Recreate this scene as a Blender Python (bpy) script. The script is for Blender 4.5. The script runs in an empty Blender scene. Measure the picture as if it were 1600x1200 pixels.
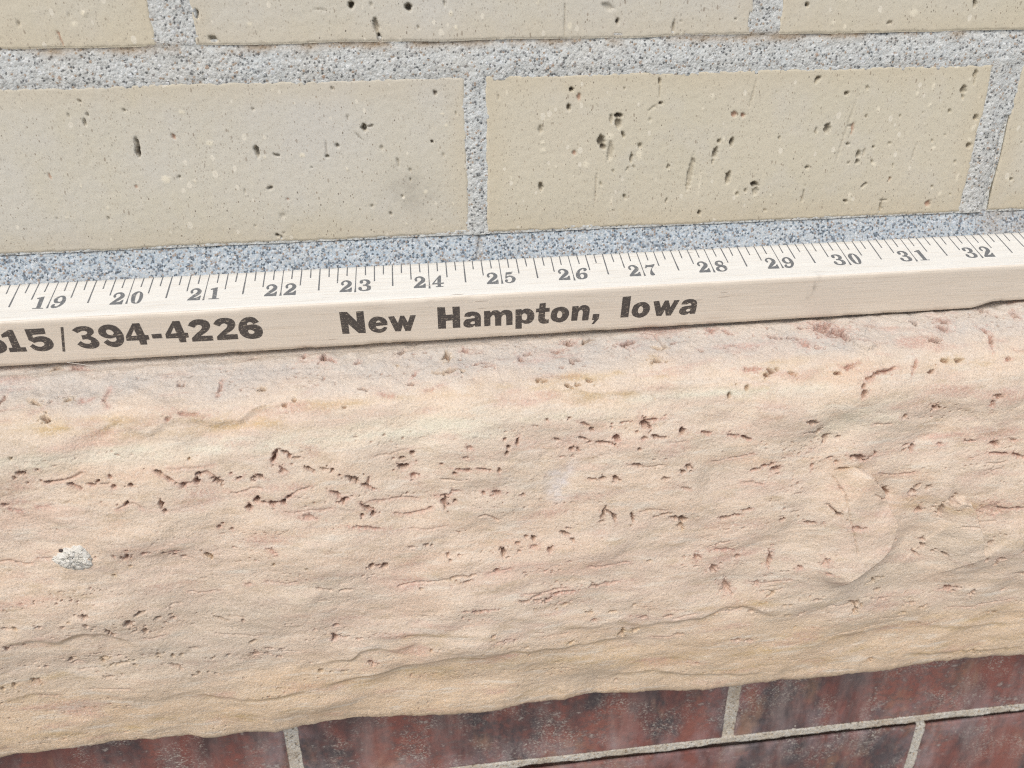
import bpy, math, random
import numpy as np
from mathutils import Matrix, Vector
from mathutils.geometry import tessellate_polygon

scene = bpy.context.scene
IN = 0.0254                      # the scene is laid out in inches and built in metres
rng = np.random.default_rng(7)
random.seed(7)

# ------------------------------------------------------------------ camera, sky, sun, exposure
F_PX = 1317.3
CAM = (-0.2155, -11.4793, 3.7748)                      # inches, origin on the back edge of the stick at its 24 inch mark
ROT = (math.pi / 2 + -0.46303, 0.00882, -0.12522)
cd = bpy.data.cameras.new('camera')
cam = bpy.data.objects.new('camera', cd)
scene.collection.objects.link(cam)
cam.location = [c * IN for c in CAM]
cam.rotation_euler = ROT
cd.sensor_fit = 'HORIZONTAL'
cd.sensor_width = 36.0
cd.lens = F_PX / 1600.0 * 36.0
cd.clip_start = 0.01
cd.clip_end = 500.0
cd.dof.use_dof = True
cd.dof.focus_distance = 12.2 * IN
cd.dof.aperture_fstop = 16.0
scene.camera = cam

SUN_EL, SUN_AZ = math.radians(50), math.radians(203)
world = bpy.data.worlds.new('World')
scene.world = world
world.use_nodes = True
wn = world.node_tree
bg = wn.nodes['Background']
sky = wn.nodes.new('ShaderNodeTexSky')
sky.sky_type = 'NISHITA'
sky.sun_disc = False
sky.sun_elevation = SUN_EL
sky.sun_rotation = SUN_AZ
sky.air_density = 1.0
sky.dust_density = 3.0
sky.ozone_density = 1.0
wn.links.new(sky.outputs['Color'], bg.inputs['Color'])
bg.inputs['Strength'].default_value = 0.11
sl = bpy.data.lights.new('sun', 'SUN')
sl.energy = 1.8
sl.angle = math.radians(34)
sl.color = (1.0, 0.985, 0.925)
sun = bpy.data.objects.new('sun', sl)
scene.collection.objects.link(sun)
# direction towards the sun: behind the camera, a little to the left, high
sdir = Vector((math.cos(SUN_EL) * math.sin(SUN_AZ), math.cos(SUN_EL) * math.cos(SUN_AZ), math.sin(SUN_EL)))
sun.rotation_euler = sdir.to_track_quat('Z', 'Y').to_euler()
scene.view_settings.view_transform = 'Standard'
scene.view_settings.look = 'None'
scene.view_settings.gamma = 1.0
scene.view_settings.exposure = 0.12
scene.view_settings.use_curve_mapping = False
scene.cycles.use_denoising = False           # keep the sand grain crisp
scene.cycles.filter_width = 1.15
scene.cycles.max_bounces = 6

# ------------------------------------------------------------------ helpers
def link(o, parent=None):
    scene.collection.objects.link(o)
    if parent is not None:
        o.parent = parent
    return o

def mesh_obj(name, co, faces, mat, parent=None, smooth=True, uvw=None, attrs=None, mats=None, fmat=None):
    """co in inches; faces an (n,4) or (n,3) array, or a list of tuples."""
    me = bpy.data.meshes.new(name)
    co = np.asarray(co, np.float32) * IN
    if isinstance(faces, np.ndarray):
        n, k = faces.shape
        me.vertices.add(len(co)); me.vertices.foreach_set('co', co.ravel())
        me.loops.add(n * k); me.loops.foreach_set('vertex_index', faces.astype(np.int32).ravel())
        me.polygons.add(n); me.polygons.foreach_set('loop_start', np.arange(0, n * k, k, dtype=np.int32))
        me.update(calc_edges=True)
    else:
        me.from_pydata([tuple(c) for c in co], [], faces)
    me.polygons.foreach_set('use_smooth', np.full(len(me.polygons), smooth))
    for m in (mats or [mat]):
        me.materials.append(m)
    if fmat is not None:
        me.polygons.foreach_set('material_index', np.asarray(fmat, np.int32))
    for k, v in (attrs or {}).items():
        a = me.attributes.new(k, 'FLOAT', 'POINT')
        a.data.foreach_set('value', np.asarray(v, np.float32))
    me.update()
    return link(bpy.data.objects.new(name, me), parent)

def thing(name, label, cat, loc=(0, 0, 0)):
    o = bpy.data.objects.new(name, None)
    o.empty_display_size = 0.02
    o['label'] = label
    o['category'] = cat
    return link(o)

def grid_faces(nr, nc):
    i = np.arange(nr - 1)[:, None] * nc + np.arange(nc - 1)[None, :]
    return np.stack([i, i + nc, i + nc + 1, i + 1], -1).reshape(-1, 4)

def noise2(x, y, seed):
    """smooth gradient noise, about -0.7..0.7, on arrays"""
    r = np.random.default_rng(seed)
    ang = r.random(4096) * 2 * np.pi
    gx, gy = np.cos(ang), np.sin(ang)
    xi, yi = np.floor(x).astype(np.int64), np.floor(y).astype(np.int64)
    fx, fy = x - xi, y - yi
    def h(a, b):
        return ((a * 73856093) ^ (b * 19349663) ^ (seed * 83492791)) & 4095
    def dot(a, b, dx, dy):
        k = h(a, b)
        return gx[k] * dx + gy[k] * dy
    u = fx * fx * fx * (fx * (fx * 6 - 15) + 10)
    v = fy * fy * fy * (fy * (fy * 6 - 15) + 10)
    a = dot(xi, yi, fx, fy); b = dot(xi + 1, yi, fx - 1, fy)
    c = dot(xi, yi + 1, fx, fy - 1); d = dot(xi + 1, yi + 1, fx - 1, fy - 1)
    return (a + u * (b - a)) * (1 - v) + (c + u * (d - c)) * v

def fbm(x, y, seed, octs=4, gain=0.5):
    t, amp = 0, 1.0
    for k in range(octs):
        t = t + amp * noise2(x * 2 ** k + 17.3 * k, y * 2 ** k - 9.1 * k, seed + k)
        amp *= gain
    return t

def sstep(a, b, x):
    t = np.clip((x - a) / (b - a), 0, 1)
    return t * t * (3 - 2 * t)

# ------------------------------------------------------------------ node helpers
class NT:
    def __init__(self, name):
        self.m = bpy.data.materials.new(name)
        self.m.use_nodes = True
        self.t = self.m.node_tree
        self.b = self.t.nodes['Principled BSDF']
        self.co = self.t.nodes.new('ShaderNodeTexCoord').outputs['Object']
    def set(self, sock, v):
        if isinstance(v, bpy.types.NodeSocket):
            self.t.links.new(v, sock)
        elif isinstance(v, (tuple, list)) and len(v) == 3 and sock.type == 'RGBA':
            sock.default_value = (*v, 1)
        else:
            sock.default_value = v
    def node(self, typ, **kw):
        n = self.t.nodes.new('ShaderNode' + typ)
        for k, v in kw.items():
            setattr(n, k, v)
        return n
    def map(self, scale=(1, 1, 1), rot=(0, 0, 0), vec=None):
        n = self.node('Mapping')
        self.set(n.inputs['Vector'], vec or self.co)
        n.inputs['Scale'].default_value = scale
        n.inputs['Rotation'].default_value = rot
        return n.outputs[0]
    def noise(self, scale, detail=3, rough=.5, vec=None, dist=0, out=0):
        n = self.node('TexNoise')
        self.set(n.inputs['Vector'], vec or self.co)
        n.inputs['Scale'].default_value = scale
        n.inputs['Detail'].default_value = detail
        n.inputs['Roughness'].default_value = rough
        n.inputs['Distortion'].default_value = dist
        return n.outputs[out]
    def voro(self, scale, vec=None, feature='F1', rand=1.0):
        n = self.node('TexVoronoi', feature=feature)
        self.set(n.inputs['Vector'], vec or self.co)
        n.inputs['Scale'].default_value = scale
        n.inputs['Randomness'].default_value = rand
        return n
    def ramp(self, fac, stops, interp='LINEAR'):
        n = self.node('ValToRGB')
        n.color_ramp.interpolation = interp
        e = n.color_ramp.elements
        while len(e) < len(stops):
            e.new(1.0)
        for el, (p, c) in zip(e, stops):
            el.position = p
            el.color = (*c, 1) if isinstance(c, (tuple, list)) else (c, c, c, 1)
        self.set(n.inputs[0], fac)
        return n.outputs[0]
    def mr(self, v, a, b, c=0., d=1., smooth=False):
        n = self.node('MapRange')
        if smooth:
            n.interpolation_type = 'SMOOTHSTEP'
        self.set(n.inputs[0], v)
        for i, q in enumerate((a, b, c, d)):
            n.inputs[1 + i].default_value = q
        return n.outputs[0]
    def mix(self, fac, a, b, mode='MIX'):
        n = self.node('MixRGB', blend_type=mode)
        self.set(n.inputs[0], fac); self.set(n.inputs[1], a); self.set(n.inputs[2], b)
        return n.outputs[0]
    def math(self, op, a, b=0., clamp=False):
        n = self.node('Math', operation=op, use_clamp=clamp)
        self.set(n.inputs[0], a); self.set(n.inputs[1], b)
        return n.outputs[0]
    def attr(self, name, out='Fac'):
        n = self.node('Attribute', attribute_name=name)
        return n.outputs[out]
    def bump(self, h, strength, dist, prev=None):
        n = self.node('Bump')
        n.inputs['Strength'].default_value = strength
        n.inputs['Distance'].default_value = dist
        self.set(n.inputs['Height'], h)
        if prev is not None:
            self.set(n.inputs['Normal'], prev)
        return n.outputs[0]
    def out(self, col, rough=.9, normal=None, spec=.3):
        self.set(self.b.inputs['Base Color'], col)
        self.set(self.b.inputs['Roughness'], rough)
        self.set(self.b.inputs['Specular IOR Level'], spec)
        if normal is not None:
            self.set(self.b.inputs['Normal'], normal)
        return self.m

# ------------------------------------------------------------------ materials
def mat_stone():
    n = NT('rock_faced_stone')
    st = n.map((1, 1, 5))                                   # bedding runs along the sill
    big = n.noise(24, 5, .62, vec=n.map((1, 1, 3.4)), dist=.5)
    med = n.noise(90, 5, .6, vec=n.map((1, 1, 3.2)))
    fine = n.noise(900, 3, .6)
    grain = n.noise(1500, 3, .7)
    c = n.ramp(big, [(.28, (.69, .505, .375)), (.40, (.755, .59, .45)), (.50, (.78, .64, .505)), (.58, (.72, .575, .46)), (.70, (.775, .575, .45))])
    c = n.mix(n.math('MULTIPLY', n.attr('rosy'), .40), c, (.74, .535, .42))
    c = n.mix(n.math('MULTIPLY', n.attr('bed'), n.mr(big, .3, .6, .35, .8)), c, (.70, .51, .33))
    c = n.mix(n.mr(n.noise(75, 4, .6, vec=n.map((1, 1, 16))), .55, .68, 0., .25), c, (.52, .45, .37))
    c = n.mix(n.mr(med, .52, .72), c, (.62, .485, .35))
    c = n.mix(n.mr(n.noise(60, 4, .6, vec=n.map((1, 1, 6))), .55, .74), c, (.78, .69, .58))
    c = n.mix(n.math('MULTIPLY', n.attr('wash'), .85), c, n.mix(n.mr(med, .35, .65), (.52, .495, .46), (.62, .555, .49)))
    c = n.mix(n.math('MULTIPLY', n.attr('ochre'), n.mr(med, .3, .62), True), c, (.58, .41, .20))
    c = n.mix(n.math('MULTIPLY', n.attr('pale'), n.mr(med, .25, .6), True), c, (.80, .745, .60))
    c = n.mix(n.math('MULTIPLY', n.attr('pink'), n.mr(fine, .25, .6), True), c, (.56, .315, .255))
    c = n.mix(n.attr('stain_shade'), c, (.21, .095, .07))  # dark brown in the hollows: mineral stain plus painted-in shade
    c = n.mix(n.attr('quartz'), c, (.74, .72, .74))
    c = n.mix(n.mr(n.noise(14, 3, .5, vec=n.map((1, 1, 2))), .5, .7, 0, .6), c, (.57, .485, .385))
    c = n.mix(n.mr(grain, .30, .47, .55, 0.), c, (.36, .28, .21))
    c = n.mix(n.mr(n.noise(1400, 2, .6, vec=n.map((1, 1, 1), (.4, .3, .2))), .54, .70, 0., .6), c, (.80, .70, .60))
    nb = n.bump(fine, .4, .0007)
    nb = n.bump(grain, .7, .0005, nb)
    return n.out(c, .88, nb, .25)

def mat_buff():
    n = NT('buff_brick_clay')
    oi = n.node('ObjectInfo')
    c = n.mix(n.mr(n.noise(22, 4, .6), .35, .68), oi.outputs['Color'], (.595, .55, .435))
    c = n.mix(n.mr(n.noise(45, 5, .6), .5, .8, 0, .5), c, (.60, .575, .53))
    c = n.mix(n.attr('edge'), c, (.58, .49, .34))
    c = n.mix(n.attr('smudge'), c, (.30, .28, .24))
    c = n.mix(n.attr('pale'), c, (.76, .70, .56))
    c = n.mix(n.attr('pink'), c, (.42, .24, .17))
    c = n.mix(n.attr('stain_shade'), c, (.10, .075, .055))
    # fired-in specks: small, dark, a little longer than wide
    v = n.voro(1250, vec=n.map((1, 1, .62), (0, .35, 0)))
    vs = n.node('SeparateColor'); n.set(vs.inputs[0], v.outputs['Color'])
    size = n.mr(vs.outputs[0], .30, 1., .05, .36)
    speck = n.math('LESS_THAN', v.outputs['Distance'], size)
    c = n.mix(n.math('MULTIPLY', speck, n.mr(vs.outputs[1], 0, 1, .15, .75)), c, n.mix(vs.outputs[2], (.09, .07, .055), (.28, .21, .15)))
    v3 = n.voro(640, vec=n.map((1, 1, .45), (0, -.25, 0)))
    s3 = n.node('SeparateColor'); n.set(s3.inputs[0], v3.outputs['Color'])
    dash = n.math('LESS_THAN', n.math('ADD', v3.outputs['Distance'], n.mr(n.noise(1600, 2), 0, 1, -.1, .1)), n.mr(s3.outputs[0], .78, 1., 0., .24))
    c = n.mix(n.math('MULTIPLY', dash, n.mr(s3.outputs[1], 0, 1, .25, .85)), c, (.22, .17, .125))
    v2 = n.voro(420, vec=n.map((1, 1, .7)))
    s2 = n.node('SeparateColor'); n.set(s2.inputs[0], v2.outputs['Color'])
    chip = n.math('LESS_THAN', n.math('ADD', v2.outputs['Distance'], n.mr(n.noise(1500, 2), 0, 1, -.12, .12)), n.mr(s2.outputs[0], .90, 1., 0., .42))
    c = n.mix(n.math('MULTIPLY', chip, .7), c, (.76, .71, .60))
    gr = n.noise(1700, 3, .7)
    c = n.mix(n.mr(gr, .3, .5, .45, 0.), c, (.42, .36, .29))
    h = n.math('SUBTRACT', n.noise(700, 3, .6), n.math('MULTIPLY', speck, .35))
    nb = n.bump(h, .2, .0004)
    nb = n.bump(gr, .22, .0002, nb)
    return n.out(c, .9, nb, .25)

def mat_mortar(name, blue, contrast, warm):
    n = NT(name)
    def grains(scale, vec):
        v = n.voro(scale, vec=vec)
        s = n.node('SeparateColor'); n.set(s.inputs[0], v.outputs['Color'])
        col = n.ramp(s.outputs[0], [(0, (.05, .05, .055)), (.07 * contrast, (.17, .16, .165)), (.12 * contrast, (.38, .26, .17)), (.17 * contrast, (.43, .42, .40)), (.30, (.55, .545, .525)),
                                    (.50, (.61, .61, .59)), (.75, (.68, .68, .66)), (.93, (.78, .78, .77))], 'CONSTANT')
        return v, s, col
    wv = n.node('VectorMath', operation='ADD')
    n.set(wv.inputs[0], n.co)
    nv = n.node('VectorMath', operation='SCALE'); n.set(nv.inputs[0], n.noise(1800, 2, out=1)); nv.inputs['Scale'].default_value = .0007
    n.set(wv.inputs[1], nv.outputs[0])
    v1, s1, c1 = grains(1250, wv.outputs[0])
    v2, s2, c2 = grains(620, wv.outputs[0])
    big = n.math('MULTIPLY', n.math('LESS_THAN', v2.outputs['Distance'], n.mr(s2.outputs[1], .55, 1., .1, .5)), n.math('GREATER_THAN', s2.outputs[1], .55))
    pebble = n.ramp(s2.outputs[0], [(0, (.07, .07, .075)), (.18 * contrast, (.22, .19, .18)), (.28 * contrast, (.40, .25, .16)), (.40, (.60, .58, .55)), (.7, (.74, .75, .77))], 'CONSTANT')
    c = n.mix(big, c1, pebble)
    cement = n.mix(n.noise(60, 4), blue, warm)
    c = n.mix(n.mr(v1.outputs['Distance'], .38, .68, 0., .6), c, cement)
    c = n.mix(.22, c, cement, 'MULTIPLY')
    c = n.mix(.18, c, cement)
    c = n.mix(n.attr('stain'), c, (.30, .21, .12))
    h = n.math('ADD', n.mr(v1.outputs['Distance'], 0, .7, 1, 0), n.math('MULTIPLY', n.mr(v2.outputs['Distance'], 0, .6, 1, 0), big))
    nb = n.bump(n.noise(500, 3), .5, .0008)
    nb = n.bump(h, .5, .0004, nb)
    return n.out(c, .85, nb, .35)

def mat_red():
    n = NT('glazed_red_brick')
    oi = n.node('ObjectInfo')
    cv = n.node('VectorMath', operation='ADD'); n.set(cv.inputs[0], n.co); n.set(cv.inputs[1], oi.outputs['Location'])
    co = cv.outputs[0]
    band = n.noise(38, 4, .6, vec=n.map((1, 1, .35), vec=co), dist=.6)       # flashing marks, taller than wide
    mot = n.noise(130, 6, .65, vec=co)
    c = n.ramp(band, [(.33, (.095, .058, .056)), (.43, (.165, .075, .066)), (.53, (.235, .09, .073)), (.64, (.245, .105, .083)), (.72, (.35, .19, .145))])
    c = n.mix(n.mr(mot, .53, .68, 0, .5), c, (.11, .075, .072))
    c = n.mix(n.math('MULTIPLY', n.mr(n.noise(30, 5, .6, vec=n.map((1, 1, .6), (.2, .5, .1), vec=co)), .47, .6), n.mr(mot, .3, .52)), c, (.075, .06, .063))
    c = n.mix(n.mr(n.noise(46, 5, .65, vec=n.map((1, 1, .5), (0, .3, 0), vec=co)), .57, .72, 0, .75), c, (.31, .185, .125))
    crust = n.noise(240, 7, .7, vec=n.map((1, 1, 1.5), (0, .2, 0), vec=co))
    zone = n.mr(n.noise(34, 3, .5, vec=n.map((1, 1, .5), (.6, .2, .4), vec=co)), .44, .56)
    c = n.mix(n.math('MULTIPLY', n.mr(crust, .47, .55), n.math('MULTIPLY', zone, .6)), c, (.11, .082, .08))
    c = n.mix(n.math('MULTIPLY', n.mr(crust, .60, .66), n.math('MULTIPLY', zone, .7)), c, (.42, .37, .33))
    streak = n.noise(60, 5, .65, vec=n.map((1, 1, .18), (0, .12, 0), vec=co))
    c = n.mix(n.mr(streak, .48, .74, 0., .5), c, (.38, .29, .27))
    # salt bloom: pale flecks in patches and a violet-white film along the edges
    fl = n.noise(900, 4, .7, vec=n.map((1, 1, 2.2), (0, .1, 0), vec=co))
    patch = n.mr(n.noise(50, 3, .5, vec=n.map((1, 1, 1), (.3, .1, .2), vec=co)), .5, .62)
    c = n.mix(n.math('MULTIPLY', n.mr(fl, .54, .64), n.math('MULTIPLY', patch, .95)), c, (.50, .46, .40))
    film = n.math('MULTIPLY', n.mr(n.noise(70, 5, .65, vec=n.map((1, 1, .6), vec=co)), .42, .75), n.attr('edge'))
    c = n.mix(n.math('MULTIPLY', film, .85, True), c, (.48, .42, .44))
    c = n.mix(n.mr(n.noise(1300, 2, .5, vec=co), .72, .78, 0, .8), c, (.60, .52, .45))
    nb = n.bump(mot, .3, .0012)
    nb = n.bump(fl, .3, .0005, nb)
    rough = n.mr(mot, .3, .7, .38, .62)
    return n.out(c, rough, nb, .28)

def mat_wood(name, a, b):
    n = NT(name)
    g = n.noise(1.0, 5, .6, vec=n.map((18, 420, 420)))
    g2 = n.noise(1.0, 3, .6, vec=n.map((60, 1700, 1700)))
    c = n.mix(n.mr(g, .3, .7), a, b)
    c = n.mix(n.mr(g2, .32, .46, .26, 0.), c, (.52, .42, .31))
    # short dark pores along the grain
    v = n.voro(1.0, vec=n.map((115, 1500, 1500)))
    s = n.node('SeparateColor'); n.set(s.inputs[0], v.outputs['Color'])
    pore = n.math('LESS_THAN', v.outputs['Distance'], n.mr(s.outputs[0], .955, 1., 0., .34))
    c = n.mix(n.math('MULTIPLY', pore, n.mr(n.noise(14, 2), .45, .62, 0., .6)), c, (.24, .17, .12))
    c = n.mix(n.attr('grime'), c, (.12, .10, .08))
    nb = n.bump(n.math('ADD', g2, n.math('MULTIPLY', g, .6)), .25, .0003)
    return n.out(c, .55, nb, .35)

def mat_ink(name, col, wood, wear):
    n = NT(name)
    a = n.noise(1.0, 3, .6, vec=n.map((700, 2600, 2600)))
    b = n.noise(2300, 2, .6)
    k = n.math('MAXIMUM', n.mr(a, wear, wear + .1), n.mr(b, wear + .03, wear + .12))
    c = n.mix(n.math('MULTIPLY', k, .75), col, wood)
    return n.out(c, .6, None, .3)

M_STONE, M_BUFF, M_RED = mat_stone(), mat_buff(), mat_red()
M_MORTAR = mat_mortar('sand_mortar', (.58, .64, .67), 1.1, (.61, .59, .53))
M_BED = mat_mortar('coarse_sand_mortar', (.38, .50, .61), 2.0, (.44, .50, .55))  # blue cement tones: the sky's reflection is painted into the bed's colour
M_GROUT = mat_mortar('pale_lime_mortar', (.56, .51, .43), .5, (.53, .44, .31))
def mat_dab():
    n = NT('spattered_mortar')
    c = n.ramp(n.noise(420, 5, .7), [(.35, (.60, .56, .49)), (.5, (.72, .69, .62)), (.65, (.78, .75, .69))])
    c = n.mix(n.mr(n.noise(1250, 2, .6), .63, .70, 0., .8), c, (.22, .17, .13))
    c = n.mix(n.mr(n.noise(800, 2, .5, vec=n.map((1, 1, 1), (.5, .2, .7))), .64, .72, 0., .7), c, (.55, .36, .22))
    return n.out(c, .9, n.bump(n.noise(900, 4, .7), .6, .0006), .25)
M_DAB = mat_dab()
M_WOODT = mat_wood('pale_scale_face_wood', (.74, .715, .66), (.79, .77, .715))
M_WOODF = mat_wood('warm_front_face_wood', (.77, .685, .58), (.81, .73, .63))  # front face wood, warmer in tone than the scale face
M_INK = mat_ink('black_print', (.088, .076, .070), (.62, .53, .42), .60)
M_TICK = mat_ink('grey_scale_print', (.16, .165, .17), (.70, .66, .58), .62)

# ------------------------------------------------------------------ ground far below the frame (it throws the bounce light)
def ground():
    n = NT('concrete_paving')
    c = n.ramp(n.noise(3, 6, .6), [(.3, (.30, .28, .25)), (.7, (.42, .40, .36))])
    m = n.out(c, .9, n.bump(n.noise(60, 4), .4, .004))
    z = -38
    e = 4000
    o = mesh_obj('ground', [(-e, -e, z), (e, -e, z), (e, e, z), (-e, e, z)], [(0, 1, 2, 3)], m, None, False)
    o['kind'] = 'structure'
    o['label'] = 'grey concrete paving at the foot of the wall'
ground()

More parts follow.
